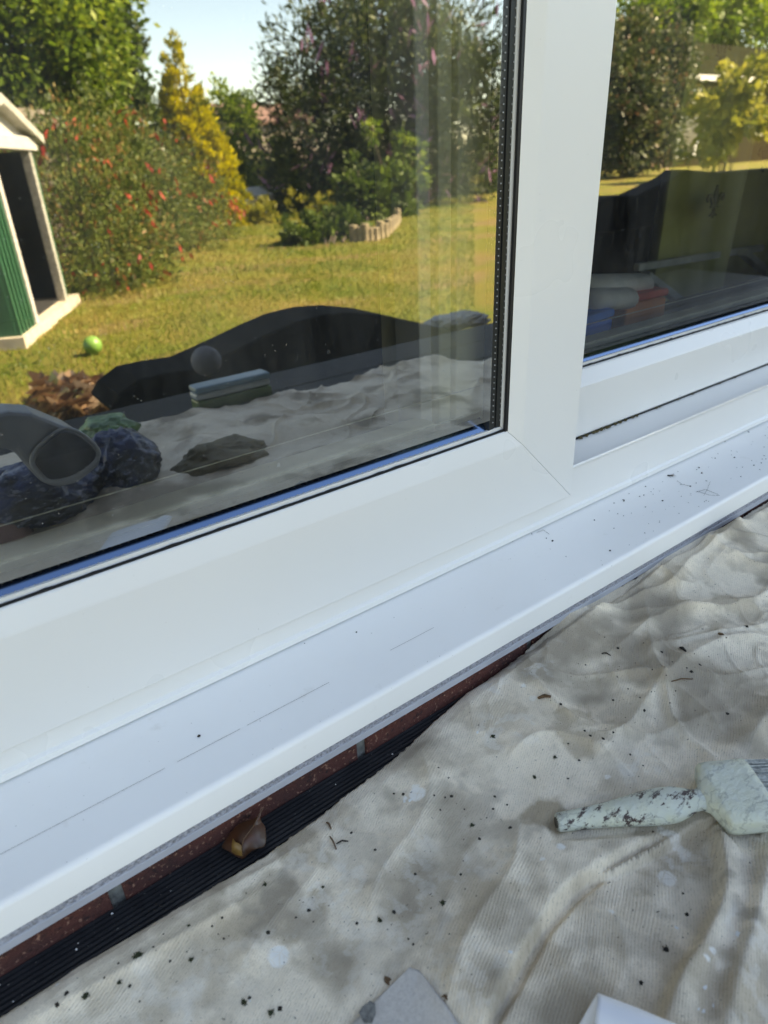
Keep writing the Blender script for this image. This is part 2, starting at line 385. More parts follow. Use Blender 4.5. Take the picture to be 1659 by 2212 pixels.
def light(name, label, inner, yf, yg, prof, vis, spacer_h, cat):
    x0, x1, z0, z1 = inner
    t = thing(name, ((x0 + x1) / 2, yf, z0 - prof[-2][0]), label, cat)
    for side, nm in (('bottom', 'bottom_rail'), ('top', 'top_rail'), ('right', 'stile'), ('left', 'stile')):
        V, F = miter_member(prof, side, inner, 0); mk(nm, V, F, M['upvc'], t)
    p = MB(); p.add([(x0 - .012, yg, z0 + .0136), (x1 - .0185, yg, z0 + .0136), (x1 - .0185, yg, z1 + .012), (x0 - .012, yg, z1 + .012)], [(0, 1, 2, 3)])
    p.mk('pane', M['glass'], t)
    # outer rubber gasket: narrow at the bottom, deeper at the sides, its edge frayed by dirt
    gk = MB(); n = 260
    zz = [z0 + 0.0016 + max(0, rnd.gauss(0, 0.0003)) + (0.0012 * rnd.random() if rnd.random() < 0.06 else 0) for _ in range(n + 1)]
    for i in range(n):
        a = x0 + (x1 - x0) * i / n; b_ = x0 + (x1 - x0) * (i + 1) / n
        gk.add([(a, yg - .0006, z0 - .004), (b_, yg - .0006, z0 - .004), (b_, yg - .0006, zz[i + 1]), (a, yg - .0006, zz[i]),
                (a, yg - .0016, z0 - .004), (b_, yg - .0016, z0 - .004), (b_, yg - .0016, zz[i + 1] - .0005), (a, yg - .0016, zz[i] - .0005)], [(4, 5, 6, 7), (7, 6, 2, 3)])
    gk.box(x1 - .0022, x1 + .004, yg - .0030, yg - .0005, z0, z1); gk.box(x0 - .004, x0 + .0022, yg - .0030, yg - .0005, z0, z1)
    gk.box(x0, x1, yg - .0016, yg - .0005, z1 - .0016, z1 + .003)
    gk.mk('gasket', M['gasket'], t)
    sp = MB(); h = spacer_h     # metal spacer, tilted to mirror the sky and coloured its blue
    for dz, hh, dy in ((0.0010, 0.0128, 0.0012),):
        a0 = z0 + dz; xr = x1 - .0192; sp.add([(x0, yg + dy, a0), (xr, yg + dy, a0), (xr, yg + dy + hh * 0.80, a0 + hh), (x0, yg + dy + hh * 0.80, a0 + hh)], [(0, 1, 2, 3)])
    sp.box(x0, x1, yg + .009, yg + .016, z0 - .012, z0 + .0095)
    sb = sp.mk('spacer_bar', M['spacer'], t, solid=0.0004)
    hm = MB(); k = 0; hx = x0 + .02; hole = MB()
    while hx < x1 - .022:
        for dz, dy in ((.0042, .0012 + .0032 * .8), (.0092, .0012 + .0082 * .8)):
            (hm if dz < .005 else hole).box(hx, hx + .0009, yg + dy - .0012, yg + dy - .0006, z0 + dz - .0003, z0 + dz + .0003)
        hx += .0052
    for q_, c_ in ((hm, M['dot_pale']), (hole, M['gasket'])):
        hp_ = q_.mk('perforation', c_, t); hp_.parent = sb; hp_.location = hp_.location - sb.location; hp_['kind'] = 'stuff'
    for sgn, xe in ((1, x1), (-1, x0)):
        sv = MB()
        sv.prism([(xe - sgn * .0005, yg + .0010, z0 + .002), (xe - sgn * .0085, yg + .0022, z0 + .002), (xe - sgn * .0095, yg + .0060, z0 + .002), (xe - sgn * .0105, yg + .0022, z0 + .002), (xe - sgn * .0180, yg + .0012, z0 + .002), (xe - sgn * .0186, yg + .0090, z0 + .002), (xe - sgn * .0005, yg + .0090, z0 + .002)], (0, 0, z1 - z0))
        so_ = sv.mk('spacer_bar', M['spacer_v'], t); hv = MB(); hz = z0 + .01
        while hz < z1 - .01 and sgn > 0:
            for dx_ in (.0052, .0140): hv.box(xe - dx_ - .0004, xe - dx_ + .0004, yg + .0006, yg + .0012, hz, hz + .0009)
            hz += .0050
        if sgn > 0:
            hp_ = hv.mk('perforation', M['dot_pale'], t); hp_.parent = so_; hp_.location = hp_.location - so_.location; hp_['kind'] = 'stuff'
    se = MB()                       # bead of pale sealant along the inner sheet
    nn = 200
    for i in range(nn):
        a = x0 + (x1 - x0) * i / nn; b_ = x0 + (x1 - x0) * (i + 1) / nn
        zb = z0 + 0.0185; q = 0.0011 + 0.0003 * math.sin(i * 1.7) * rnd.random()
        se.add([(a, yg + .0125, zb), (b_, yg + .0125, zb), (b_, yg + .0125, zb + q), (a, yg + .0125, zb + q)], [(0, 1, 2, 3)])
    se.box(x0, x1, yg + .030, yg + .0304, z0 + .0335, z0 + .0343)
    se.mk('sealant_line', plain('pale_sealant', (0.50, 0.50, 0.42), 0.7, var=0.3, scale=200), t)
    inn = MB()                      # inner half of the frame, seen dimly through the glass
    zi = z0 - 0.02
    inn.box(x1 - .030, x1 + .06, yg + .030, yg + .055, zi, z1 + .02); inn.box(x0 - .06, x0 + .030, yg + .030, yg + .055, zi, z1 + .02)
    inn.box(x1 - .044, x1 - .030, yg + .036, yg + .060, zi, z1 + .02)
    inn.box(x0 + .030, x1 - .052, yg + .032, yg + .055, zi - .02, z0 + .012); inn.box(x0, x1, yg + .031, yg + .055, z1 - .01, z1 + .06)
    inn.mk('inner_frame', M['cream'], t, bev=0.002)
    return t
PR = [(0.0, 0.3868), (0.0003, 0.3856), (0.0013, 0.3847), (0.0148, 0.3803), (0.0162, 0.3800), (0.0899, 0.3800), (0.0911, 0.3812), (0.0911, 0.4040), (-0.004, 0.4040), (-0.004, 0.3890), (0.0, 0.3890)]
light('sliding_sash', 'white sliding window sash with a mitred corner, nearest the camera, reflecting shed and bushes', (-1.02, 0.4147, -0.2149, 0.86), 0.38, YG, PR, 0, 0.01, 'window sash')
P2 = [(0.0, 0.4478), (0.0003, 0.4460), (0.0013, 0.4445), (0.0138, 0.4350), (0.0155, 0.4340), (0.0710, 0.4340), (0.0718, 0.4350), (0.0718, 0.4660), (-0.004, 0.4660), (-0.004, 0.4500), (0.0, 0.4500)]
light('fixed_window', 'white fixed window light set back behind the sliding sash, with the patterned curtain behind it', (0.43, 1.62, -0.2068, 0.90), 0.434, YG2, P2, 0, 0.01, 'window')

def build_frame():
    t = thing('window_frame', (0.2, 0.40, -0.3305), 'white outer window frame with a ribbed track, standing on the sill', 'window frame')
    V, F = sweep_x([(0.4700, -0.3300), (0.3838, -0.3300), (0.3832, -0.3294), (0.3838, -0.3252), (0.3862, -0.3232), (0.3862, -0.2812), (0.3870, -0.2805), (0.4700, -0.2805)], -1.2, 1.7)
    mk('bottom_track', V, F, M['upvc'], t)
    V, F = sweep_x([(0.3872 + 0.0019 * math.cos(a), -0.2803 + 0.0030 * math.sin(a)) for a in np.linspace(0, math.pi, 9)], -1.2, 1.7)
    mk('track_rib', V, F, M['upvc'], t, smooth=True)
    mb = MB(); mb.box(-1.34, -1.2005, 0.384, 0.47, -0.3300, 1.01); mb.box(1.7005, 1.74, 0.384, 0.47, -0.3300, 1.01); mb.box(-1.2, 1.7, 0.384, 0.47, 0.975, 1.01)
    mb.mk('jamb', M['upvc'], t, bev=0.002)
    V, F = sweep_x([(0.4330, -0.2803), (0.4342, -0.2803), (0.4342, -0.2788), (0.4334, -0.2788)], -1.2, 1.7)
    mk('track_gasket', V, F, M['gasket'], t)
    s = thing('window_sill', (0.2, 0.34, -0.361), 'white projecting window sill with dirt crumbs lying on it', 'window sill')
    rad = 0.0042; pr = [(0.45, -0.3312), (0.384, -0.3312)]
    for a in np.linspace(0, 1, 8):
        th = math.radians(85) + a * math.radians(95)
        pr.append((0.3050 + rad + rad * math.cos(th), -0.3380 - rad + rad * math.sin(th)))
    pr += [(0.3050, -0.3602), (0.3058, -0.3610), (0.45, -0.3610)]
    V, F = sweep_x(pr, -1.40, 1.80); o = mk('sill_board', V, F, M['sill'], s)
    me = o.data
    for p in me.polygons: p.use_smooth = len(p.vertices) == 4
    try: me.set_sharp_from_angle(angle=math.radians(35))
    except Exception: pass
    mb = MB(); yj = 0.3353; zj = -0.3312 - 0.0068 * (0.384 - yj) / 0.079
    x = -0.6
    while x < 1.5:                  # long hairline along the sill
        L = rnd.uniform(.02, .09)
        if x < 0.16 or .20 < x < .25: mb.add([(x, yj, zj + .00025), (x + L, yj, zj + .00025), (x + L, yj + .00028, zj + .00025), (x, yj + .00028, zj + .00025)], [(0, 1, 2, 3)])
        x += L + rnd.uniform(.0, .012)
    mb.mk('hairline', plain('hairline_dirt', (0.20, 0.19, 0.18), 0.9, var=0.5, scale=80), s)
    V, F = sweep_x([(0.3068, -0.3612), (0.3068, -0.3672), (0.33, -0.3672), (0.33, -0.3612)], -1.4, 1.8); mk('foam_strip', V, F, M['foam'], s)
    V, F = sweep_x([(0.3082, -0.3674), (0.3068, -0.3684), (0.3068, -0.3738), (0.3085, -0.3748), (0.33, -0.3748), (0.33, -0.3674)], -1.4, 1.8); mk('sealant_strip', V, F, M['lip'], s)
build_frame()

# ------------------------------------------------------------------ decking
def build_deck():
    pitch = 0.00335; width = 0.114; proto = None; gap = 0.004
    for k in range(7):
        ytop = 0.3108 - k * (width + gap)
        if proto is None:
            pr = [(ytop, -0.415)]; nr = int(width / pitch)
            for i in range(nr):
                y = ytop - i * pitch
                pr += [(y, -0.3950), (y - pitch * 0.52, -0.3950), (y - pitch * 0.60, -0.3966), (y - pitch * 0.92, -0.3966)]
            pr += [(ytop - nr * pitch, -0.395), (ytop - nr * pitch, -0.415)]
            V, F = sweep_x(pr, -1.6, 2.4)
            o = proto = mk('decking_board', V, F, M['deck'])
            tag(o, 'black ribbed decking board running along the foot of the brick wall', 'decking board', 'black decking boards')
        else:
            o = proto.copy(); S.collection.objects.link(o); o.location.y -= k * (width + gap) * U
            tag(o, 'black decking board lying hidden under the dust sheet', 'decking board', 'black decking boards')
    mb = MB(); mb.box(-1.6, 2.4, -0.50, 0.31, -0.47, -0.4155); mb.box(-1.6, 2.4, -0.512, -0.501, -EYE, -0.396)
    tag(mb.mk('deck_base', plain('deck_base', (0.02, 0.02, 0.02), 0.9)), kind='structure')
build_deck()

# ------------------------------------------------------------------ dust sheet
EDGE = [(0, 2205), (120, 2127), (172, 2091), (304, 2015), (424, 1943), (564, 1859), (631, 1811), (703, 1759), (731, 1735), (811, 1675), (875, 1623), (911, 1587), (951, 1551), (1011, 1499),
        (1051, 1475), (1128, 1417), (1228, 1327), (1275, 1305), (1377, 1250), (1435, 1206), (1530, 1151), (1578, 1138), (1625, 1107), (1659, 1087)]
ZS = -0.3915
ex, ey, eh = [], [], []
for p in EDGE:
    d = ray(p); t = d[2] / d[1]; z = ZS
    if z / t > 0.3085: z = t * 0.3085
    ex.append(d[0] / d[1] * z / t); ey.append(z / t); eh.append(z - ZS)
ex = [-0.6, -0.2] + ex + [1.0, 1.6]; ey = [0.278, 0.284] + ey + [0.308, 0.30]; eh = [0, 0] + eh + [0.012, 0.0]
FOLDS = [  # outline in the photograph, height, width on the left of its direction, width on the right
    ([(1560, 1772), (1500, 1792), (1430, 1838), (1330, 1885), (1255, 1905), (1205, 1945), (1160, 2010), (1110, 2090), (1060, 2180), (1010, 2290)], .0095, .0014, .034),
    ([(1545, 1790), (1556, 1870), (1560, 1950), (1520, 2050), (1470, 2130), (1420, 2260)], .0110, .014, .003),
    ([(1665, 1790), (1650, 1900), (1625, 2020), (1590, 2130), (1560, 2260)], .010, .010, .006),
    ([(1700, 1520), (1640, 1590), (1600, 1655), (1540, 1700)], .011, .004, .012),
    ([(1690, 1395), (1580, 1395), (1490, 1435), (1420, 1500), (1350, 1585), (1285, 1650)], .0050, .006, .011),
    ([(1690, 1285), (1570, 1335), (1440, 1345), (1330, 1420)], .0052, .006, .010),
    ([(1610, 1120), (1560, 1195), (1490, 1240), (1440, 1300)], .0055, .005, .008),
    ([(1225, 1350), (1310, 1335), (1400, 1300), (1500, 1285)], .0042, .005, .007),
    ([(1150, 1470), (1210, 1545), (1290, 1600), (1370, 1590)], .0042, .006, .007),
    ([(1100, 1640), (1170, 1600), (1270, 1620), (1360, 1680)], .0036, .006, .008),
    ([(900, 1600), (930, 1700), (900, 1790), (830, 1880), (790, 1990)], .0045, .016, .012),
    ([(1120, 1780), (1110, 1880), (1060, 1960), (1000, 2060), (960, 2212)], .0050, .014, .010),
    ([(700, 1790), (680, 1890), (600, 1980), (520, 2090)], .0035, .014, .012),
    ([(0, 2190), (160, 2110), (330, 2005), (520, 1905), (640, 1830)], .0024, .0035, .007),
    ([(60, 2212), (240, 2115), (420, 2010), (560, 1930)], .0026, .010, .004),
    ([(1410, 1400), (1480, 1460), (1560, 1480), (1659, 1450)], .0036, .005, .007),
    ([(1300, 1480), (1400, 1480), (1500, 1540), (1560, 1600)], .0036, .005, .009),
    ([(1500, 1150), (1540, 1215), (1640, 1250), (1700, 1240)], .0045, .005, .006),
    ([(1380, 1240), (1440, 1270), (1470, 1330), (1560, 1340)], .0035, .004, .006),
    ([(1250, 1950), (1330, 1990), (1350, 2090), (1290, 2212)], .0035, .014, .012),
]
def fold_field(X, Y):
    H = np.zeros_like(X)
    for pts, a, wl, wr in FOLDS:
        P = np.array([on_z(p, ZS + 0.006)[:2] for p in pts])
        Q = [P[0]]                       # smooth the outline
        for i in range(len(P) - 1):
            p0 = P[max(i - 1, 0)]; p1 = P[i]; p2 = P[i + 1]; p3 = P[min(i + 2, len(P) - 1)]
            for t in (0.25, 0.5, 0.75, 1.0):
                Q.append(0.5 * (2 * p1 + (p2 - p0) * t + (2 * p0 - 5 * p1 + 4 * p2 - p3) * t * t + (3 * p1 - p0 - 3 * p2 + p3) * t ** 3))
        Q = np.array(Q); best = np.full(X.shape, 1e9); side = np.zeros_like(X); al = np.zeros_like(X); L = len(Q) - 1
        for i in range(L):
            dx, dy = Q[i + 1] - Q[i]; l2 = dx * dx + dy * dy
            t = np.clip(((X - Q[i][0]) * dx + (Y - Q[i][1]) * dy) / l2, 0, 1)
            qx = X - (Q[i][0] + t * dx); qy = Y - (Q[i][1] + t * dy); dd = qx * qx + qy * qy
            m = dd < best; best = np.where(m, dd, best); side = np.where(m, dx * qy - dy * qx, side); al = np.where(m, (i + t) / L, al)
        dist = np.sqrt(best); wdt = np.where(side > 0, wl, wr)
        H += 1.3 * a * np.exp(-(dist / wdt) ** (1.6 if a > .006 else 1.05)) * np.clip(np.minimum(al * 5 + 0.25, (1 - al) * 5 + 0.25), 0, 1)
    # the crevice where the long fold laps over
    P = np.array([on_z(p, ZS + 0.006)[:2] for p in ((1500, 1788), (1475, 1806), (1405, 1841), (1300, 1891), (1245, 1936), (1180, 2011), (1150, 2061), (1110, 2136), (1065, 2212), (1020, 2290))])
    best = np.full(X.shape, 1e9); along = np.zeros_like(X)
    for i in range(len(P) - 1):
        dx, dy = P[i + 1] - P[i]; t = np.clip(((X - P[i][0]) * dx + (Y - P[i][1]) * dy) / (dx * dx + dy * dy), 0, 1)
        q = np.hypot(X - P[i][0] - t * dx, Y - P[i][1] - t * dy) / np.interp(i + t, [0, 2, 4, 9], [.0034, .0030, .0019, .0019]); along = np.where(q < best, i + t, along); best = np.minimum(best, q)
    return H - np.interp(along, [0, 1.5, 3, 6, 9], [.001, .004, .009, .012, .012]) * np.exp(-best ** 2)
def npnoise(X, Y, s, seed, ax=1.0, ay=1.0, octs=3):
    out = np.zeros_like(X); r = np.random.default_rng(seed); amp = 1.0; tot = 0
    for o in range(octs):
        N = 128; g = r.normal(0, 1, (N, N)); u = X * s * ax * 2 ** o + 37.3; v = Y * s * ay * 2 ** o + 11.7
        iu = np.floor(u).astype(int); iv = np.floor(v).astype(int); fu = u - iu; fv = v - iv
        fu = fu * fu * (3 - 2 * fu); fv = fv * fv * (3 - 2 * fv); G = lambda a, b: g[a % N, b % N]
        out += amp * ((G(iu, iv) * (1 - fu) + G(iu + 1, iv) * fu) * (1 - fv) + (G(iu, iv + 1) * (1 - fu) + G(iu + 1, iv + 1) * fu) * fv)
        tot += amp; amp *= 0.5
    return out / tot
def sheet_height(X, Y):
    edge_h = np.interp(X, ex, eh); ye = np.interp(X, ex, ey); v = ye - Y
    H = fold_field(X, Y)
    c, s = math.cos(0.9), math.sin(0.9); A = X * c + Y * s; B = -X * s + Y * c
    amp = np.clip((X + 0.1) / 0.5, 0.25, 1.0)
    wx = X + .020 * npnoise(X, Y, 9, 61, octs=2); wy = Y + .020 * npnoise(X, Y, 9, 62, octs=2); A2 = wx * c + wy * s; B2 = -wx * s + wy * c
    rid = lambda P_, Q_, sc, sd2, ax_, ay_, k_: (1 - np.clip(np.abs(npnoise(P_, Q_, sc, sd2, ax_, ay_, octs=1)) * k_, 0, 1)) ** 1.7
    cr = np.clip((X - .10) / .35, 0.06, 1.0) * np.maximum(np.clip((Y + 0.1 * X - .03) / .12, .25, 1), 1.5 * np.clip((-.02 - Y) / .1, 0, 1))
    H += (amp + 0.9 * np.clip((-.02 - Y) / .1, 0, 1)) * 0.0034 * npnoise(A, B, 9, 3, 1, 1.5, octs=2) + cr * (0.0050 * rid(A2, B2, 10, 5, .5, 1.5, 2.0) + 0.0032 * rid(B2, A2, 17, 9, .5, 1.3, 2.5) + 0.0013 * rid(A2, B2, 40, 12, .6, 1.3, 2.4)) + 0.0003 * npnoise(X, Y, 90, 6) + 0.0045
    H += edge_h * np.exp(-np.clip(v, 0, 9) / 0.09) * 0.9
    bs = (X - .2492) * .8713 + (Y - .1747) * -.4907; bd = np.abs((X - .2492) * .4907 + (Y - .1747) * .8713)
    near = np.clip(1.6 - bd / np.interp(bs, [0, .07, .092, .10, .2], [.008, .014, .010, .026, .026]), 0, 1) * np.clip((bs + .008) / .008, 0, 1) * np.clip((.21 - bs) / .02, 0, 1)
    cap = np.interp(bs, [0, .094, .2], [.0066, .0122, .0120]); H = np.where(H > cap, H + (cap - H) * np.clip(near * 1.6, 0, 1), H)
    H = np.maximum(H, 0.0004)
    H *= np.clip(v / 0.012, 0.0, 1.0) ** 0.6 * 1.0
    return ZS + 0.0005 + np.where(v < 0.02, edge_h * np.clip(1 - v / 0.02, 0, 1), 0) * 0.1 + np.maximum(H, edge_h * np.exp(-np.clip(v, 0, 9) / 0.05))
def px_len(r, p): return r * np.linalg.norm(on_z(p, ZS)) / FPX
def build_sheet():
    xs = np.concatenate([np.linspace(-0.6, -0.12, 120), np.linspace(-0.1188, 0.87, 900), np.linspace(0.8717, 1.6, 200)])
    vs = np.concatenate([np.linspace(0, 0.30, 270), np.linspace(0.303, 0.70, 110)])
    X, Vv = np.meshgrid(xs, vs, indexing='ij')
    fray = 0.0008 * npnoise(X, X * 0, 300, 21)
    outer = -0.33 - 0.10 * np.clip((0.5 - X) / 0.5, 0, 1.4) + 0.42 * np.clip((X - 0.95) / 0.28, 0, 1) + 0.02 * npnoise(X, X * 0, 8, 22)
    ye = np.interp(X, ex, ey) + fray
    Y = ye - Vv * (ye - outer) / 0.70
    Z = sheet_height(X, Y); nx, nv = X.shape
    V = np.stack([X, Y, Z], -1).reshape(-1, 3)
    i = np.arange(nx - 1)[:, None] * nv + np.arange(nv - 1)[None, :]
    F = np.stack([i, i + 1, i + nv + 1, i + nv], -1).reshape(-1, 4)
    o = mk('dust_sheet', V, F, M['sheet'], smooth=True, solid=0.0011)
    tag(o, 'crumpled cream cotton dust sheet with paint stains, spread over the black decking', 'dust sheet')
    def spots(lst, soft, seed):
        f = np.zeros_like(X); nn = npnoise(X, Y, 70, seed, octs=4) * 0.75
        for px, py, r, a in lst:
            c = on_z((px, py), ZS + .006); rr = px_len(r, (px, py))
            d = np.hypot(X - c[0], Y - c[1]) / rr + nn * (1.5 if soft else 0.22)
            f = np.maximum(f, a * (1.25 * np.clip(1.5 - d, 0, .8) if soft else np.clip((1.0 - d) * 9, 0, 1)))
        return f.ravel().astype(np.float32)
    brown = [(560, 1930, 60, .5), (615, 1990, 50, .5), (700, 1760, 40, .35), (860, 1625, 60, .4), (640, 1840, 40, .5), (1240, 1570, 45, .5), (1265, 1610, 40, .5), (1010, 1950, 70, .4), (1160, 1440, 40, .35), (480, 2010, 80, .35),
             (1490, 1500, 60, .35), (1560, 1330, 50, .45), (1230, 1470, 40, .4), (1500, 1800, 40, .5), (1190, 1760, 24, .7), (960, 2040, 60, .35), (1180, 2050, 40, .35), (1380, 2050, 80, .3), (1600, 2150, 60, .45), (1330, 1540, 60, .3),
             (250, 2130, 60, .3), (420, 2080, 70, .3), (1300, 1300, 40, .35), (1400, 1280, 50, .35), (1080, 1560, 50, .3), (1460, 1850, 50, .5)]
    grime = [(600, 1965, 45, .55), (640, 1985, 35, .5), (1000, 1770, 60, .45), (1100, 1800, 50, .5), (980, 1850, 50, .35), (1330, 1700, 70, .3), (1500, 1960, 70, .3), (1560, 1890, 60, .35), (1100, 1990, 50, .3), (760, 1850, 60, .3), (1600, 1985, 26, .7),
             (1530, 1440, 70, .3), (1180, 1350, 60, .25), (1420, 1580, 60, .3), (880, 1960, 60, .35), (1660, 2100, 60, .35), (1280, 2000, 50, .3)]
    paint = [(602, 2068, 20, 1.0), (902, 1722, 19, .95), (898, 1706, 9, .8), (876, 1727, 6, .9), (1210, 1850, 8, .95), (1440, 1897, 16, .6), (1130, 1490, 6, .8), (1150, 1518, 7, .5), (1530, 2080, 6, .9), (1518, 2096, 5, .9), (1310, 1690, 5, .7), (1170, 1880, 5, .9), (1320, 1975, 4, .7)]
    splash = [(1468, 1836, 34, .8), (710, 1895, 44, .55), (690, 1770, 40, .35), (760, 2040, 60, .35), (1030, 1460, 40, .6), (1090, 1580, 40, .55), (1060, 1890, 40, .4), (400, 2150, 30, .5), (520, 2060, 50, .35), (645, 1835, 30, .45), (940, 1935, 40, .4), (870, 2010, 50, .4), (1620, 2190, 40, .5), (1650, 2060, 30, .5),
              (1380, 1660, 26, .5), (1120, 1440, 50, .5), (880, 1860, 50, .4), (1000, 2100, 40, .35), (300, 2170, 40, .4)]
    for nm, f in (('brown', spots(brown, True, 31)), ('grime', spots(grime, True, 32)), ('paint', np.maximum(spots(paint, False, 33), 0.6 * spots(splash, True, 34) * np.clip((npnoise(X, Y, 170, 35, octs=4) - .02) * 9, 0, 1).ravel()))):
        if nm != 'paint': f = np.maximum(f, np.clip(npnoise(X, Y, 16, 40 + len(nm), octs=5).ravel() - 0.16, 0, 0.6) * 1.0)
        at = o.data.attributes.new(nm, 'FLOAT', 'POINT'); at.data.foreach_set('value', f.astype(np.float32))
build_sheet()
def sheet_pt(p):                       # where the view through photo point p meets the sheet
    z = ZS + .006
    for _ in range(8):
        P = on_z(p, z); z = float(sheet_height(np.array([P[0]]), np.array([P[1]]))[0])
    return on_z(p, z)

# ------------------------------------------------------------------ paint brush
def z4(x, y): return ((1750 + x * .452) * .66366, (2400 + y * .452) * .66366)
def build_brush():
    zt = -0.372
    A = on_z(z4(140, 580), zt - .003); N = on_z(z4(1150, 465), zt); 
    ax = N - A; ax[2] = 0; L = np.linalg.norm(ax); ax /= L
    sd_ = np.array([-ax[1], ax[0], 0]); upv = np.array([0, 0, 1.0])
    t = thing('paint_brush', (*A[:2], -0.388), 'paint-crusted paint brush lying on the dust sheet, its flaking handle pointing left', 'paint brush')
    def ring(s, w_, h_, zc, pw=2.0, n=28, sh=0.0):
        out = []
        for i in range(n):
            a = 2 * math.pi * i / n; c, q = math.cos(a), math.sin(a)
            k = (abs(c) ** pw + abs(q) ** pw) ** (-1 / pw)
            P = A + ax * (s + sh * c * k) + sd_ * (c * k * w_ / 2) + upv * (q * k * h_ / 2)
            P[2] = zc + q * k * h_ / 2; out.append(P)
        return out
    def loft(rings):
        n = len(rings[0]); V = [p for r in rings for p in r]; F = []
        for k in range(len(rings) - 1):
            for i in range(n): F.append([k * n + i, k * n + (i + 1) % n, (k + 1) * n + (i + 1) % n, (k + 1) * n + i])
        F += [list(range(n))[::-1], list(range((len(rings) - 1) * n, len(rings) * n))]
        return V, F
    prof = [(0.0, .0098, .0098), (.0012, .0118, .0116), (.010, .0124, .0120), (.022, .0138, .0126), (.034, .0158, .0132), (.046, .0188, .0160), (.056, .0218, .0178), (.064, .0236, .0186), (.070, .0240, .0184), (.076, .0228, .0172),
            (.082, .0190, .0150), (.087, .0148, .0122), (.0905, .0136, .0112), (.094, .0160, .0112)]
    z0 = -0.3795
    rings = []
    for i, (s, w_, h_) in enumerate(prof):
        k = s / .094; rings.append(ring(s, w_, h_, z0 + .0095 * k))
    V, F = loft(rings)
    V = [np.array(p) + np.array([mnoise.noise((p[0] * 160, p[1] * 160, p[2] * 160 + j)) * .00045 for j in (0, 7, 13)]) for p in V]
    mk('handle', V, F, M['crust'], t, smooth=True)
    e = ring(-0.0003, .0070, .0070, z0); V, F = loft([ring(-.0006, .0066, .0066, z0), ring(.0010, .0072, .0072, z0)]); mk('handle_end_hole', V, F, plain('dull_tin', (0.10, 0.085, 0.06), 0.6, 0.3, var=0.4), t)
    zf = z0 + .0100
    rr = [ring(.0925, .0150, .0108, zf - .0002, 2.2), ring(.0955, .0200, .0125, zf, 2.6), ring(.0980, .0330, .0150, zf, 3.4), ring(.0996, .0440, .0166, zf, 4.5), ring(.1012, .0468, .0172, zf, 5), ring(.106, .0474, .0172, zf, 6), ring(.116, .0476, .0170, zf, 6), ring(.126, .0478, .0166, zf, 6), ring(.1315, .0480, .0160, zf, 6)]
    V, F = loft(rr)
    V = [np.array(p) + np.array([mnoise.noise((p[0] * 110, p[1] * 110, p[2] * 110 + j)) * .0006 for j in (0, 7, 13)]) for p in V]
    mk('ferrule', V, F, M['crust2'], t, smooth=True)
    bm_ = MB()
    for i in range(420):
        u = rnd.uniform(-1, 1) * .0225; v = rnd.uniform(-1, 1) * .0062
        a = A + ax * .130 + sd_ * u; a[2] = zf + v
        b_ = A + ax * (.180 + rnd.uniform(-.006, .004)) + sd_ * (u * 1.10 + rnd.gauss(0, .001)); b_[2] = zf + v * .8 - .004 + rnd.gauss(0, .001)
        bm_.bar(a, b_, .00065, .0003, 4)
    bm_.mk('bristles', plain('painted_bristle', (0.40, 0.41, 0.38), 0.7, var=0.5, scale=260), t)
build_brush()

# ------------------------------------------------------------------ dead leaf, paper, tissue
def build_leaf():
    q = lambda x, y: ((600 + x * .2411) * .66366, (2500 + y * .2411) * .66366)
    zb = -0.3935
    out = [((1052, 565), .011), ((1030, 640), .010), ((1036, 725), .007), ((1095, 765), .005), ((1105, 850), .0045), ((1114, 1000), .004), ((1088, 1080), .0025), ((1000, 1092), .0045), ((930, 1112), .004), ((860, 1160), .002), ((797, 1250), .001),
           ((715, 1205), .002), ((640, 1160), .0025), ((560, 1110), .002), ((480, 1072), .001), ((540, 990), .004), ((600, 890), .006), ((650, 820), .008), ((705, 765), .009), ((800, 705), .0095), ((930, 690), .0098), ((1000, 640), .0105)]
    mid = [((930, 790), .0112), ((800, 960), .0120), ((775, 1080), .0085), ((960, 950), .0098), ((690, 950), .0095), ((1000, 830), .009)]
    V = [on_z(q(*p), zb + h) for p, h in out + mid]; n = len(out); A, B, C, D, E_, G = range(n, n + 6)
    F = [(0, 1, 21), (21, 1, A), (1, 2, A), (2, 3, G), (2, G, A), (3, 4, G), (4, 5, D), (4, D, G), (G, D, A), (5, 6, D), (6, 7, D), (7, 8, D), (8, 9, C), (8, C, D), (9, 10, C), (D, C, B), (D, B, A), (10, 11, C), (11, 12, C), (12, 13, E_), (12, E_, C), (C, E_, B),
         (13, 14, 15), (13, 15, E_), (15, 16, E_), (16, 17, E_), (17, 18, B), (17, B, E_), (18, 19, B), (19, A, B), (19, 20, A), (20, 21, A)]
    t = thing('dead_leaf', V[10], 'curled brown dead leaf lying on the black decking against the brick', 'leaf')
    mk('blade', V, F, M['leaf'], t, smooth=True, solid=.0004, sub=2)
    st = [((1000, 640), .0107), ((930, 790), .0117), ((800, 960), .0124), ((777, 1060), .0092), ((790, 1180), .0035)]
    P = [on_z(q(*p), zb + h) for p, h in st]; mb = MB()
    P = [on_z(q(1065, 545), zb + .0115)] + P
    for i in range(len(P) - 1): mb.bar(P[i], P[i + 1], .00035, .0003, 5)
    mb.mk('midrib', plain('leaf_vein', (0.13, 0.065, 0.03), 0.5), t)
    pt = [((655, 950), .0104), ((690, 1000), .0104), ((735, 1015), .0102), ((768, 1050), .0098), ((782, 1190), .0036), ((700, 1172), .0034), ((640, 1130), .0052), ((640, 1050), .0082)]
    V = [on_z(q(*p), zb + h + .0009) for p, h in pt]; V.append(np.mean(V, 0) + [0, 0, .0006])
    o = mk('torn_flap', V, [(i, (i + 1) % 8, 8) for i in range(8)], M['leafy'], t, smooth=True, solid=.0003); o['label'] = 'pale tan torn flap of the leaf'
build_leaf()
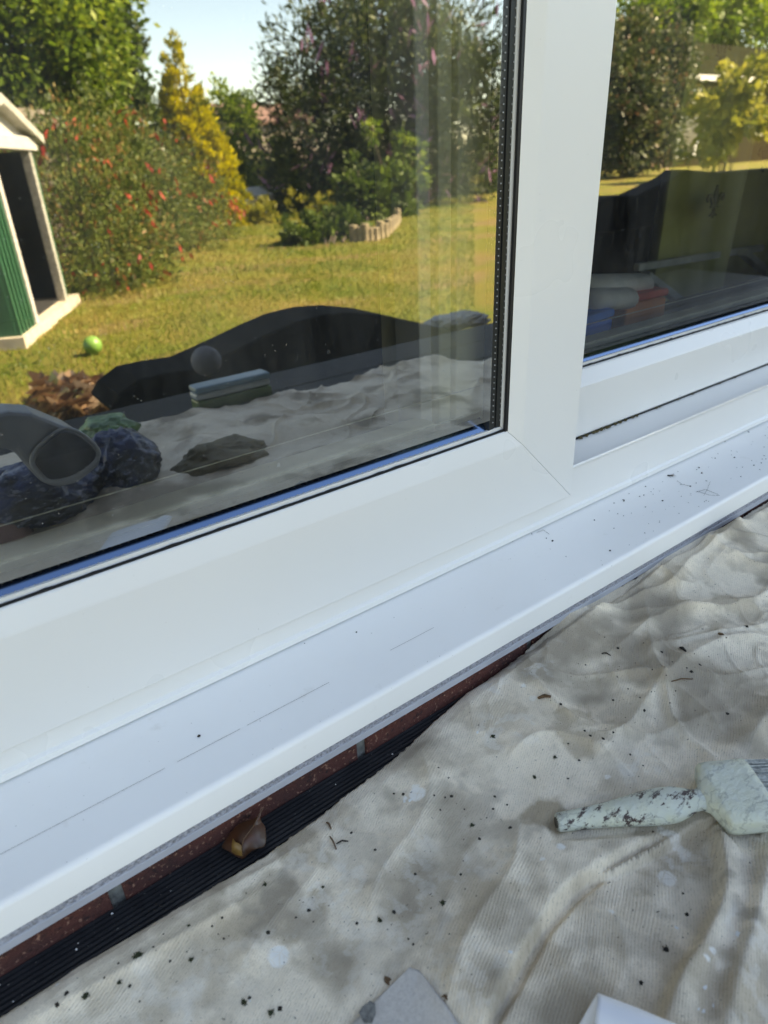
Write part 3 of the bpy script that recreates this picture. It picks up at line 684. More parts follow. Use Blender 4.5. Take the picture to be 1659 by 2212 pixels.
def drape(pts, nu, name, mat, label, cat, lift=.0012, solid=.0006):
    """a flat sheet with a four cornered outline, laid over the dust sheet"""
    a, b, c, d = [sheet_pt(p) for p in pts]; V = []
    for i in range(nu + 1):
        for j in range(nu + 1):
            u, v = i / nu, j / nu; P = (a * (1 - u) + b * u) * (1 - v) + (d * (1 - u) + c * u) * v; V.append(P)
    V = np.array(V); h = sheet_height(V[:, 0], V[:, 1]); pl = np.polyfit(V[:, 0], h, 1); base = np.linalg.lstsq(np.c_[V[:, :2], np.ones(len(V))], h, rcond=None)[0]
    z = np.c_[V[:, :2], np.ones(len(V))] @ base; V[:, 2] = np.maximum(z, h) + lift
    i = np.arange(nu)[:, None] * (nu + 1) + np.arange(nu)[None, :]
    F = np.stack([i, i + 1, i + nu + 2, i + nu + 1], -1).reshape(-1, 4)
    o = mk(name, V, F, mat, smooth=True, solid=solid); return tag(o, label, cat)
def build_papers():
    m = NM('sandpaper'); g = m.noise(420, 2, 0.6)
    col = m.mix(m.ramp(g, [(0.35, 0.0), (0.7, 1.0)]), (0.56, 0.52, 0.47), (0.47, 0.43, 0.385))
    m.bump(g, 0.5, .0008); m.set(col, 0.9)
    q = lambda x, y: ((1100 + x * .663) * .66366, (3000 + y * .663) * .66366)
    s = drape([q(352, 236), q(398, 246), q(760, 780), q(-160, 720)], 24, 'sandpaper_sheet', m.m, 'worn beige sandpaper scrap with a grey patch, on the dust sheet at the bottom edge', 'sandpaper')
    # the grey worn print on its back, part of the scrap
    P = [sheet_pt(q(*p)) for p in ((120, 440), (160, 410), (186, 425), (188, 470), (170, 520), (130, 520), (105, 470))]
    V = [p + np.array([0, 0, .0042]) for p in P]; V.append(np.mean(V, 0))
    g2 = mk('printed_patch', V, [(i, (i + 1) % 7, 7) for i in range(7)], plain('grey_print', (0.17, 0.165, 0.15), 0.9, var=0.5, scale=300), solid=.0003)
    g2.parent = s; g2.location = g2.location - s.location
    # folded white cloth standing up in a soft roll
    q2 = lambda x, y: on_z(((1100 + x * .663) * .66366, (3000 + y * .663) * .66366), -.372)
    a = on_z(((1100 + 1277 * .663) * .66366, (3000 + 347 * .663) * .66366), -.362); b = on_z(((1100 + 1700 * .663) * .66366, (3000 + 520 * .663) * .66366), -.366)
    ax = b - a; ax[2] = 0; L = np.linalg.norm(ax); ax /= L; sd_ = np.array([ax[1], -ax[0], 0]); 
    if sd_[1] > 0: sd_ = -sd_
    V = []; nu, nv = 30, 26
    for i in range(nu + 1):
        for j in range(nv + 1):
            s_ = i / nu * (L + .03); k = j / nv
            if k < 0.30:      # left/front hanging flap under the fold
                kk = k / 0.30; off = -.001 + .0035 * math.sin(kk * math.pi / 2) ; z = -.386 + .020 * kk; 
                P = a + ax * s_ + sd_ * (.016 * (1 - kk) - .002) ; P = P + ax * (-.010 * (1 - kk))
                P[2] = z
            else:
                kk = (k - .30) / .70; P = a + ax * s_ + sd_ * (.075 * kk - .002 + .0); P[2] = -.366 + .0035 * math.sin(min(1, kk * 4) * math.pi) - .016 * kk ** 1.5
            P[2] -= .006 * (i / nu); P[2] += .0012 * mnoise.noise((P[0] * 40, P[1] * 40, 3)); V.append(P)
    V = np.array(V); i = np.arange(nu)[:, None] * (nv + 1) + np.arange(nv)[None, :]
    F = np.stack([i, i + 1, i + nv + 2, i + nv + 1], -1).reshape(-1, 4)
    m2 = NM('white_wipe'); m2.bump(m2.noise(500, 2), 0.25, .0006); m2.set(m2.mix(m2.noise(12), (0.80, 0.81, 0.82), (0.74, 0.75, 0.77)), 0.9)
    tag(mk('folded_wipe', V, F, m2.m, smooth=True, solid=.0012), 'folded white wipe standing on the dust sheet at the bottom edge of the photo', 'wipe')
build_papers()

# ------------------------------------------------------------------ crumbs, moss, twigs, hairs, fly
def lump(seed, n=1, sq=0.55):
    bm = bmesh.new(); bmesh.ops.create_icosphere(bm, subdivisions=2, radius=1)
    for v in bm.verts:
        k = 1 + 0.55 * mnoise.noise(v.co * 1.5 + Vector((seed * 3.1, 0, 0))) + 0.35 * mnoise.noise(v.co * 4 + Vector((0, seed * 2.3, 0)))
        v.co *= k; v.co.z *= sq
    V = [tuple(v.co) for v in bm.verts]; F = [[v.index for v in f.verts] for f in bm.faces]; bm.free(); return np.array(V), F
LUMPS = [lump(i) for i in range(6)]
def tuft(seed):                        # a torn bit of moss: many short prongs
    r = random.Random(seed); mb = MB()
    for _ in range(26):
        a = r.uniform(0, 6.28); e = r.uniform(-.2, 1.2); L = r.uniform(.5, 1.15); d = Vector((math.cos(a) * math.cos(e), math.sin(a) * math.cos(e), abs(math.sin(e)) * .8))
        s_ = Vector((r.gauss(0, .3), r.gauss(0, .3), 0.1)); mb.bar(s_, s_ + d * L * .6, .16, .05, 4)
    V, F = LUMPS[seed % 6]; mb.add(V * .6, F); return np.array(mb.V), mb.F
TUFTS = [tuft(i) for i in range(4)]
cache = {}
def scatter(name, kind, shape, mat, P, r, label, cat, group, rot=None):
    """a crumb standing at P; later ones of the same shape share its mesh"""
    key = (name, kind, id(mat)); rot = rnd.uniform(0, 6.28) if rot is None else rot
    if key not in cache:
        V, F = shape; me = bpy.data.meshes.new(name); me.from_pydata((np.asarray(V)).tolist(), [], F); me.update(); me.materials.append(mat); cache[key] = me
    o = bpy.data.objects.new(name, cache[key]); S.collection.objects.link(o)
    o.location = W(P)[0]; o.scale = (r * U,) * 3; o.rotation_euler = (rnd.uniform(-.2, .2), rnd.uniform(-.2, .2), rot)
    return tag(o, label, cat, group)
def sill_pt(p):
    z = -.334
    for _ in range(3):
        P = on_z(p, z); z = -0.3312 - 0.0068 * np.clip((0.384 - P[1]) / 0.079, 0, 1)
    return on_z(p, z)
def z2b(x, y): return ((800 + x * .6028) * .66366, (2000 + y * .6028) * .66366)
def z3b(x, y): return ((1650 + x * .6024) * .66366, (2000 + y * .6024) * .66366)
def z1b(x, y): return ((x * .6024) * .66366, (2000 + y * .6024) * .66366)
def z6(x, y): return ((1650 + x * .5124) * .66366, (900 + y * .5124) * .66366)
def build_debris():
    # dark crumbs picked out on the dust sheet
    sp = [z2b(*p) for p in ((1095, 885), (1110, 985), (1050, 1058), (1180, 1055), (1335, 1053), (1300, 1102), (1260, 1215), (1160, 1407), (570, 1182), (800, 970), (850, 975), (1015, 980), (1075, 992), (915, 1405), (700, 1275), (270, 1640), (365, 1662),
          (600, 1670), (880, 1755), (1100, 1730), (905, 1785), (290, 1545), (800, 1610), (185, 2130), (20, 2075), (1250, 640), (1040, 830), (1355, 772), (1430, 1155), (1410, 1030), (1345, 985), (1000, 1590), (120, 1720), (340, 1600))]
    sp += [z3b(*p) for p in ((528, 125), (740, 157), (425, 275), (345, 320), (515, 215), (895, 260), (1010, 215), (970, 290), (1040, 275), (785, 300), (655, 405), (720, 452), (780, 420), (420, 632), (520, 675), (535, 620), (575, 640), (665, 760),
          (735, 820), (575, 465), (950, 1510), (910, 415), (600, 185), (835, 205), (695, 265), (1090, 230), (1190, 540), (860, 330), (740, 520), (640, 560), (450, 660), (390, 790), (330, 700), (1265, 575), (790, 1180), (330, 890), (970, 1625), (600, 300), (880, 480))]
    sp += [z1b(*p) for p in ((1145, 1685), (1210, 1755), (830, 1800), (885, 1730), (565, 1965), (755, 2095), (1010, 1825), (920, 1875), (1180, 1730), (640, 1890), (700, 2010), (360, 2050), (310, 2110), (1200, 1640), (1330, 1510))]
    for i, p in enumerate(sp):
        P = sheet_pt(p); scatter('dirt_crumb', i % 6, LUMPS[i % 6], M['crumb'], P + np.array([0, 0, .0004]), rnd.choice((.0006, .0008, .0010, .0013)), 'small dark dirt crumb lying loose on the cream dust sheet', 'dirt crumb', 'dark dirt crumbs scattered on the dust sheet')
    big = [(z2b(1335, 662), .0034, 'largest dark moss clump on the dust sheet, in a stained hollow near the window'), (z2b(1222, 1142), .0030, 'ragged moss clump on the dust sheet above the brown grimy hollow'), (z2b(1065, 1563), .0032, 'flat dark moss clump on the dust sheet, lower middle of the photo'),
           (z2b(722, 1655), .0030, 'blackish moss clump on the dust sheet, left of the flat dark one'), (z2b(105, 1462), .0024, 'greenish moss clump on the dust sheet below the dead leaf'), (z2b(135, 2155), .0034, 'spiky green moss clump at the bottom edge of the dust sheet'),
           (z2b(418, 1475), .0019, 'small moss clump beside a white crackled paint stain on the dust sheet'), (z1b(750, 1845), .0048, 'long dark moss clump in the left corner of the dust sheet near the decking'), (z1b(462, 2065), .0040, 'dark moss clump at the lower left tip of the dust sheet'),
           (z1b(645, 1993), .0026, 'olive moss clump midway along the left hem of the dust sheet'), (z1b(1035, 1868), .0028, 'round moss clump just above a white paint drop on the dust sheet'), (z1b(1318, 2100), .0034, 'crumbling moss clump left of the round cracked paint spot'), (z1b(1022, 1685), .0018, 'tiny moss clump close under the decking edge on the sheet'),
           (z3b(860, 1815), .0034, 'dark brown clod on the dust sheet below the brush'), (z3b(725, 1995), .0024, 'dark clod on the dust sheet above the folded white wipe'), (z3b(150, 885), .0028, 'dark moss clump on the dust sheet left of the brush, in a crease'), (z3b(258, 775), .0026, 'dark moss clump on the dust sheet beside a bright wrinkle'),
           (z3b(1295, 68), .0030, 'dark clod on the dust sheet at the right edge of the photo'), (z3b(995, 312), .0026, 'dark split clod on the dust sheet beneath the long twig'), (z3b(290, 490), .0026, 'brown crumb with a pale rim on the dust sheet beside a short twig')]
    for i, (p, r, lb) in enumerate(big):
        scatter('moss_clump', i % 4, TUFTS[i % 4], M['mossgreen'] if i not in (13, 14, 17, 18, 19) else M['crumb'], sheet_pt(p) + np.array([0, 0, .0006]), r * .66, lb, 'moss clump', 'moss clumps and clods on the dust sheet')
    scatter('bark_flake', 0, LUMPS[3], M['twig'], sheet_pt(z2b(768, 1980)), .0026, 'reddish brown bark flake at the edge of the beige sandpaper scrap', 'bark flake', None)
    scatter('moss_clump', 9, TUFTS[1], M['twig'], sheet_pt(z2b(1085, 2065)), .0024, 'brown crumbly clump beside the right edge of the sandpaper scrap', 'moss clump', 'moss clumps and clods on the dust sheet')
    # twigs
    for a, b, r, lb in ((z3b(168, 458), z3b(236, 450), .0015, 'short thick grey twig on the dust sheet left of the dark clods'), (z3b(888, 368), z3b(1003, 355), .0006, 'long thin brown twig lying on the dust sheet'), (z3b(1142, 108), z3b(1185, 135), .0013, 'orange brown wood splinter on the dust sheet near the sill end'),
                        (z3b(935, 185), z3b(965, 205), .0013, 'black stubby twig on the dust sheet beside the splinter'), (z3b(515, 215), z3b(560, 228), .0006, 'small bent black twig on the dust sheet close to the brick'), (z2b(438, 1130), z2b(462, 1165), .0008, 'curved brown stalk on the dust sheet near its hem'), (z2b(455, 1205), z2b(490, 1275), .0006, 'forked dark stalk below the curved brown stalk'),
                        (z2b(490, 1245), z2b(555, 1232), .0006, 'thin dark stalk lying level beside the forked stalk')):
        A, B = sheet_pt(a) + np.array([0, 0, .0012]), sheet_pt(b) + np.array([0, 0, .0012]); mb = MB(); Pm = (A + B) / 2 + np.array([.0004, .0008, .0008])
        mb.bar(A, Pm, r * .7, r, 6).bar(Pm, B, r, r * .6, 6)
        mm = M['twig'] if 'brown' in lb or 'grey' in lb else M['crumb']
        tag(mb.mk('twig', mm, smooth=True), lb, 'twig')
    # white flakes of paint
    for i, p in enumerate([z3b(1065, 2010), z3b(1055, 2140), z3b(1030, 2130), z3b(1120, 2118), z3b(915, 1700), z2b(860, 1012), z2b(890, 1010), z1b(1355, 2090), z3b(1255, 1732), z2b(1430, 1820), z2b(1255, 640), z1b(310, 2005)]):
        scatter('paint_flake', i % 3, (LUMPS[i % 3][0] * np.array([1, 1, .3]), LUMPS[i % 3][1]), M['chip'], sheet_pt(p) + np.array([0, 0, .0004]), rnd.choice((.0010, .0014, .0018)), 'small white flake of dry paint on the dust sheet', 'paint flake', 'white paint flakes on the dust sheet')
    # crumbs on the sill, thick towards the right
    cl = [z6(*p) for p in ((1322, 1155), (1445, 1150), (1485, 1272), (1615, 1185), (1568, 1200), (1218, 1463), (970, 1555), (655, 1742), (375, 1780), (158, 1636), (556, 1548), (843, 1398), (880, 1335), (1165, 1333), (870, 1390), (775, 1380), (988, 1425), (1270, 1300), (1535, 988), (1385, 1050), (1460, 1115), (1560, 1052), (880, 1465), (790, 1505), (475, 1335), (400, 1297), (930, 1350), (1645, 1160), (1220, 1215), (290, 1680), (680, 1440))]
    cl += [(770, 1366), (1180, 1163), (658, 1390), (605, 1400), (430, 1590)]
    for _ in range(48):
        u = rnd.random() ** 0.45; x = 1180 + 480 * u; f = rnd.uniform(.1, .9); yt = 905 + (1659 - x) * .480; yb = 1027 + (1659 - x) * .564; cl.append((x, yt + (yb - yt) * f))
    for i, p in enumerate(cl):
        scatter('sill_crumb', i % 6, LUMPS[i % 6], M['crumb'], sill_pt(p) + np.array([0, 0, .0003]), rnd.choice((.0004, .0006, .0007, .0010)) if i < 36 else rnd.choice((.0003, .0004, .0005)), 'tiny dark dirt crumb on the white window sill', 'dirt crumb', 'tiny dirt crumbs on the white sill')
    scatter('bark_flake', 5, LUMPS[2], M['twig'], sill_pt(z6(1238, 1248)), .0011, 'tiny reddish flake on the sill right of the dead fly', 'bark flake', None)
    # dead fly
    c = sill_pt(z6(1045, 1268)); t = thing('dead_fly', c, 'dead winged fly lying on the white sill below the track', 'fly')
    mb = MB(); mb.bar(c + [-.0030, .0016, .0012], c + [.0012, -.0016, .0010], .0009, .0005, 6); mb.add(LUMPS[1][0] * .0012 + (c + np.array([-.0034, .0020, .0013])), LUMPS[1][1]); mb.mk('body', M['crumb'], t)
    for d in ((.0058, -.0002, .0010), (.0030, -.0040, .0008)):
        a = c + np.array([-.0012, .0006, .0016]); e = c + np.array(d); sdv = np.cross(e - a, [0, 0, 1]); sdv = sdv / np.linalg.norm(sdv)
        mk('wing', [a, (a + e) / 2 + sdv * .0010, e + sdv * .0004, e - sdv * .0004, (a + e) / 2 - sdv * .0008], [(0, 1, 2, 3, 4)], plain('fly_wing', (0.22, 0.19, 0.16), 0.4), t)
    mb = MB()
    for k in range(5): mb.bar(c + [-.002 + k * .0006, .0006, .0008], c + [-.0045 + k * .0012, -.0016 + .0012 * (k % 3), .0002], .00016, .0001, 4)
    mb.mk('legs', M['crumb'], t)
    c = sill_pt(z6(742, 1425)); mb = MB(); mb.bar(c + [-.0012, -.0010, .0006], c + [.0008, .0002, .0008], .0007, .0005); mb.bar(c + [.0008, .0002, .0008], c + [.0006, .0022, .0008], .0005, .0002)
    tag(mb.mk('dead_insect', M['crumb']), 'tiny dark insect body on the sill left of the fly', 'insect')
    # hairs
    hs = [([(1205, 1365), (1240, 1378), (1290, 1392), (1350, 1395)], 'sprig of dark hair curling on the sill right of the fly'), ([(1250, 1395), (1275, 1350), (1290, 1305)], 'upright dark hair crossing the curled one on the sill'), ([(1200, 1372), (1260, 1355), (1345, 1390)], 'fine dark hair arched over the crumbs on the sill'),
          ([(1080, 1300), (1110, 1322), (1165, 1335)], 'short hair below the fly on the white sill'), ([(35, 1690), (40, 1650), (75, 1618)], 'curved dark hair against the frame at the back of the sill'), ([(95, 1655), (130, 1620), (175, 1608)], 'thin hair beside the curved one at the back of the sill'), ([(190, 1630), (230, 1612), (268, 1640)], 'arched hair on the sill next to a crumb by the frame')]
    for pts, lb in hs:
        P = [sill_pt(z6(*p)) + np.array([0, 0, .0006]) for p in pts]; mb = MB()
        for i in range(len(P) - 1): mb.bar(P[i], P[i + 1], .00013, .00013, 4)
        tag(mb.mk('hair', M['hair']), lb, 'hair')
    # moss pushed out of the track joint
    pts = [(465, 1035), (505, 1015), (550, 990), (570, 985), (600, 970), (635, 955), (650, 955), (690, 938), (720, 925), (755, 912), (800, 890), (825, 882), (950, 832), (970, 828), (1090, 775), (1180, 735), (1355, 668), (1450, 630)]
    for i, p in enumerate(pts):
        P = on_y(z6(*p), 0.4318); P = np.array([P[0], 0.4318, -.2792])
        scatter('joint_moss', i % 4, TUFTS[i % 4], M['moss'], P, (.0034 if i < 8 else .0028 if i < 12 else .0018) * rnd.uniform(.8, 1.2) * 1.05, 'brown moss growing in the track joint under the fixed window', 'moss', 'moss in the joint under the fixed window')
    # specks on the decking
    for i in range(26):
        x = rnd.uniform(-.06, .26); y = rnd.uniform(.288, .309)
        scatter('grit_speck', i % 3, LUMPS[i % 3], M['chip'] if i % 3 == 0 else M['crumb'], np.array([x, y, -.3948]), rnd.choice((.0003, .0004, .0006)), 'tiny speck of grit on the black ribbed decking', 'grit', 'grit specks on the decking')
build_debris()

# ------------------------------------------------------------------ things behind the fixed pane
def build_interior():
    # curtain with heraldic lilies
    y0 = 0.86; V = []; nu, nv = 160, 30
    for i in range(nu + 1):
        for j in range(nv + 1):
            u = i / nu; v = j / nv; x = 1.36 + u * 1.1 + 0.15 * v * (1 - u); V.append((x, y0 + .045 * math.sin(u * 30 + .6 * math.sin(v * 3)) + .012 * math.sin(u * 71), -0.33 + 1.35 * v))
    V = np.array(V); i = np.arange(nu)[:, None] * (nv + 1) + np.arange(nv)[None, :]
    F = np.stack([i, i + 1, i + nv + 2, i + nv + 1], -1).reshape(-1, 4)
    t = thing('curtain', (1.6, y0, -.33), 'olive curtain with dark heraldic lily emblems hanging behind the fixed pane', 'curtain')
    mk('cloth', V, F, plain('olive_cloth', (0.62, 0.60, 0.22), 0.9, var=0.2, scale=6), t, smooth=True, solid=.001)
    em = plain('dark_emblem', (0.26, 0.24, 0.09), 0.9)
    def lily(c, s_):
        mb = MB(); P = lambda pts: [(c[0] + x * s_, c[1], c[2] + z * s_) for x, z in pts]
        mb.prism(P([(0, 1.05), (.16, .75), (.2, .45), (.09, .05), (-.09, .05), (-.2, .45), (-.16, .75)]), (0, .004, 0))
        for k in (-1, 1):
            mb.prism(P([(k * .13, .05), (k * .30, .42), (k * .52, .66), (k * .78, .60), (k * .88, .36), (k * .74, .20), (k * .62, .28), (k * .68, .40), (k * .58, .48), (k * .45, .36), (k * .28, .05)]), (0, .004, 0))
            mb.prism(P([(k * .06, -.10), (k * .14, -.32), (k * .36, -.46), (k * .30, -.52), (k * .1, -.42), (k * .02, -.14)]), (0, .004, 0))
        mb.prism(P([(-.38, -.09), (.38, -.09), (.38, .02), (-.38, .02)]), (0, .004, 0)); mb.prism(P([(0, -.16), (.08, -.40), (0, -.62), (-.08, -.40)]), (0, .004, 0))
        mb.mk('lily_emblem', em, t)
    for p in ((1560, 118), (1545, 445), (1655, 345)):
        d = on_y(p, 0.808); lily(d, .038)
    # boxes and bundles on the inner board
    def crate(name, px, y, z0, sz, c, label, cat, rot=0, extra=None):
        b = on_y(px, y); t = thing(name, (b[0], y, z0), label, cat); mb = MB(); w_, d_, h_ = sz; V = []
        for sx, sy, sz_ in ((0, 0, 0), (1, 0, 0), (1, 1, 0), (0, 1, 0), (0, 0, 1), (1, 0, 1), (1, 1, 1), (0, 1, 1)):
            x = (sx - .0) * w_; yy = sy * d_; V.append((b[0] + x * math.cos(rot) - yy * math.sin(rot), y + x * math.sin(rot) + yy * math.cos(rot), z0 + sz_ * h_))
        mb.add(V, [(0, 3, 2, 1), (4, 5, 6, 7), (0, 1, 5, 4), (1, 2, 6, 5), (2, 3, 7, 6), (3, 0, 4, 7)])
        mb.mk('body', plain(name + '_card', c, 0.6, var=0.15), t, bev=.004)
        m2 = MB(); V2 = [np.array(v) + np.array([0, 0, .0015]) for v in V[4:]]; c2 = np.mean(V2, 0); m2.add([c2 + (v - c2) * 1.03 for v in V2] + [c2 + (v - c2) * 1.03 + np.array([0, 0, .010]) for v in V2], [(0, 3, 2, 1), (4, 5, 6, 7), (0, 1, 5, 4), (1, 2, 6, 5), (2, 3, 7, 6), (3, 0, 4, 7)])
        m2.mk('lid', plain(name + '_lid', extra or c, 0.6), t, bev=.003)
    crate('blue_box', (1248, 700), .53, -.2675, (.080, .08, .074), (0.03, 0.22, 0.85), 'blue box on the inner window board behind the fixed pane', 'box', .08, (0.04, 0.26, 0.9))
    crate('orange_box', (1350, 700), .55, -.2675, (.080, .09, .082), (0.75, 0.24, 0.05), 'orange and red box beside the blue box behind the fixed pane', 'box', -.1, (0.75, 0.12, 0.08))
    for k, (p, ln) in enumerate((((1262, 628), .12), ((1272, 655), .075))):
        a = on_y(p, .58 - k * .02); V, F = sweep_x([(a[1] + .020 * math.cos(q), a[2] + .014 * math.sin(q)) for q in np.linspace(0, 2 * math.pi, 14)[:-1]], a[0], a[0] + ln)
        o = mk('paper_roll', V, F, plain('pale_paper', (0.85, 0.86, 0.88), 0.7), smooth=True); o.rotation_euler = (0, 0.10, -.08)
        tag(o, ('whitish roll on top of the other bundle behind the fixed pane', 'cream bundle lying on the blue box behind the fixed pane')[k], 'paper roll')
    # pale folding rack standing indoors
    Q = lambda p, y: on_y(p, y)
    t = thing('folding_rack', (*Q((1500, 690), .95)[:2], -.40), 'pale wooden folding rack seen dimly through the fixed pane', 'rack'); m = plain('pale_wood', (0.62, 0.62, 0.55), 0.6)
    for a, b, nm in (((1375, 578), (1645, 535), 'rail'), ((1392, 592), (1520, 690), 'leg'), ((1605, 545), (1720, 640), 'leg'), ((1500, 668), (1700, 640), 'rail')):
        mb = MB(); mb.beam(Q(a, .82 if nm == 'rail' else .80), Q(b, .82 if nm == 'rail' else .80), .014 if nm == 'rail' else .022, .014); mb.mk(nm, m, t, bev=.002)
build_interior()

# ------------------------------------------------------------------ garden reflected in the panes
def leaves(centers, n, size, droop=0.0, ratio=0.45, spread=0.55, upright=0.0, seed=1, shell=0.62):
    """leaf faces through lobes (cx,cy,cz,rx,ry,rz); returns V,F,tone"""
    r = np.random.default_rng(seed); C = np.array(centers, float); wts = (C[:, 3] * C[:, 4] * C[:, 5]) ** 0.67; wts /= wts.sum()
    nc = max(12, n // (34 if n > 1200 else 4)); k = r.choice(len(C), nc, p=wts); d = r.normal(0, 1, (nc, 3)); d /= np.linalg.norm(d, axis=1)[:, None]
    rad = shell + (1.08 - shell) * r.random(nc) ** 0.7; rad *= np.where(r.random(nc) < .12, 1.10, 1)
    cc = C[k, :3] + d * rad[:, None] * C[k, 3:6]; ct = r.normal(0, .20, nc)
    j = r.integers(0, nc, n); s_ = np.mean(C[:, 3:6]) * 0.16 * spread / .55
    P = cc[j] + r.normal(0, 1, (n, 3)) * s_ * np.array([1, 1, .8]); P[:, 2] = np.maximum(P[:, 2], -EYE + .01)
    out = d[j] + r.normal(0, .7, (n, 3)); out[:, 2] += upright - droop; out /= np.linalg.norm(out, axis=1)[:, None] + 1e-9
    sd_ = np.cross(out, r.normal(0, 1, (n, 3))); sd_ /= np.linalg.norm(sd_, axis=1)[:, None] + 1e-9
    L = size * r.uniform(.6, 1.3, n)[:, None]; wv = L * ratio
    V = np.stack([P, P + out * L * .5 + sd_ * wv * .5, P + out * L, P + out * L * .5 - sd_ * wv * .5], 1)
    t = np.clip(.5 + ct[j] + r.normal(0, .17, n), 0, 1)
    return V.reshape(-1, 3), np.arange(4 * n).reshape(n, 4), np.repeat(t, 4)
def plant(name, label, cat, base, crown, n, size, mat, trunk=None, group=None, g=YG, part='foliage', extra=None, stems=6, seed=1, **k):
    B = mir(base, g)[0]; t = thing(name, B, label, cat, group)
    C = np.array(crown, float).copy(); C[:, 1] = 2 * g - C[:, 1]
    V, F, tn = leaves(C, n, size, seed=seed, **k); mk(part, V, F, mat, t, tone=tn)
    mb = MB(); r = random.Random(seed)
    zt = max(c[2] for c in C)
    if trunk:
        top = np.array([np.mean(C[:, 0]), np.mean(C[:, 1]), np.mean(C[:, 2])]); mid = (B + top) / 2 + np.array([r.uniform(-.1, .1), 0, 0]); mb.bar(B, mid, trunk, trunk * .75, 8).bar(mid, top, trunk * .75, trunk * .4, 8)
        for c in C: mb.bar(mid, c[:3], trunk * .45, trunk * .12, 5)
        mb.mk('trunk', M['bark'], t)
    else:
        for _ in range(stems):
            c = C[r.randrange(len(C))]; s_ = B + np.array([r.uniform(-.25, .25) * c[3], r.uniform(-.25, .25) * c[4], 0]); s_[:2] = (s_[:2] + c[:2]) / 2; s_[2] = -EYE
            mb.bar(s_, c[:3] + np.array([0, 0, c[5] * .5]), .022, .008, 5)
        mb.mk('stems', M['bark'], t)
    if extra:
        nm, col, cnt, sz, kw = extra; V, F, tn = leaves(C, cnt, sz, seed=seed + 50, **kw); mk(nm, V, F, col, t, tone=tn)
    return t
def pv(p, y): return on_y(p, y)          # a point seen in the pane at depth y
def lobe(p, y, rx, ry, rz): c = pv(p, y); return (c[0], c[1], c[2], rx, ry, rz)
G_DARK = mat_foliage('dark_green_leaf', [(0.0, (0.012, 0.022, 0.008)), (.5, (0.030, 0.052, 0.014)), (1.0, (0.075, 0.105, 0.025))], .25)
G_BUD = mat_foliage('grey_green_leaf', [(0.0, (0.008, 0.015, 0.007)), (.5, (0.036, 0.058, 0.016)), (1.0, (0.12, 0.155, 0.045))], .3)
G_LIGHT = mat_foliage('light_green_leaf', [(0.0, (0.030, 0.060, 0.006)), (.5, (0.11, 0.19, 0.015)), (1.0, (0.26, 0.32, 0.035))], .4)
G_MID = mat_foliage('mid_green_leaf', [(0.0, (0.018, 0.036, 0.008)), (.5, (0.060, 0.105, 0.016)), (1.0, (0.14, 0.20, 0.035))], .35)
G_GOLD = mat_foliage('golden_leaf', [(0.0, (0.06, 0.095, 0.006)), (.35, (0.33, 0.31, 0.006)), (1.0, (0.66, 0.56, 0.012))], .35)
G_FUCH = mat_foliage('olive_red_leaf', [(0.0, (0.022, 0.042, 0.008)), (.5, (0.085, 0.125, 0.020)), (.85, (0.17, 0.19, 0.04)), (1.0, (0.26, 0.14, 0.05))], .3)
G_RED = mat_foliage('red_flower', [(0.0, (0.26, 0.022, 0.014)), (1.0, (0.46, 0.055, 0.030))], .3)
G_PURP = mat_foliage('purple_flower', [(0.0, (0.12, 0.06, 0.11)), (1.0, (0.36, 0.19, 0.34))], .3)
G_PHOT = mat_foliage('red_tipped_leaf', [(0.0, (0.016, 0.030, 0.008)), (.6, (0.075, 0.10, 0.028)), (.85, (0.18, 0.19, 0.08)), (1.0, (0.28, 0.15, 0.09))], .25, .48)
G_YEL = mat_foliage('yellow_green_leaf', [(0.0, (0.10, 0.12, 0.015)), (.5, (0.24, 0.24, 0.03)), (1.0, (0.40, 0.36, 0.06))], .4)

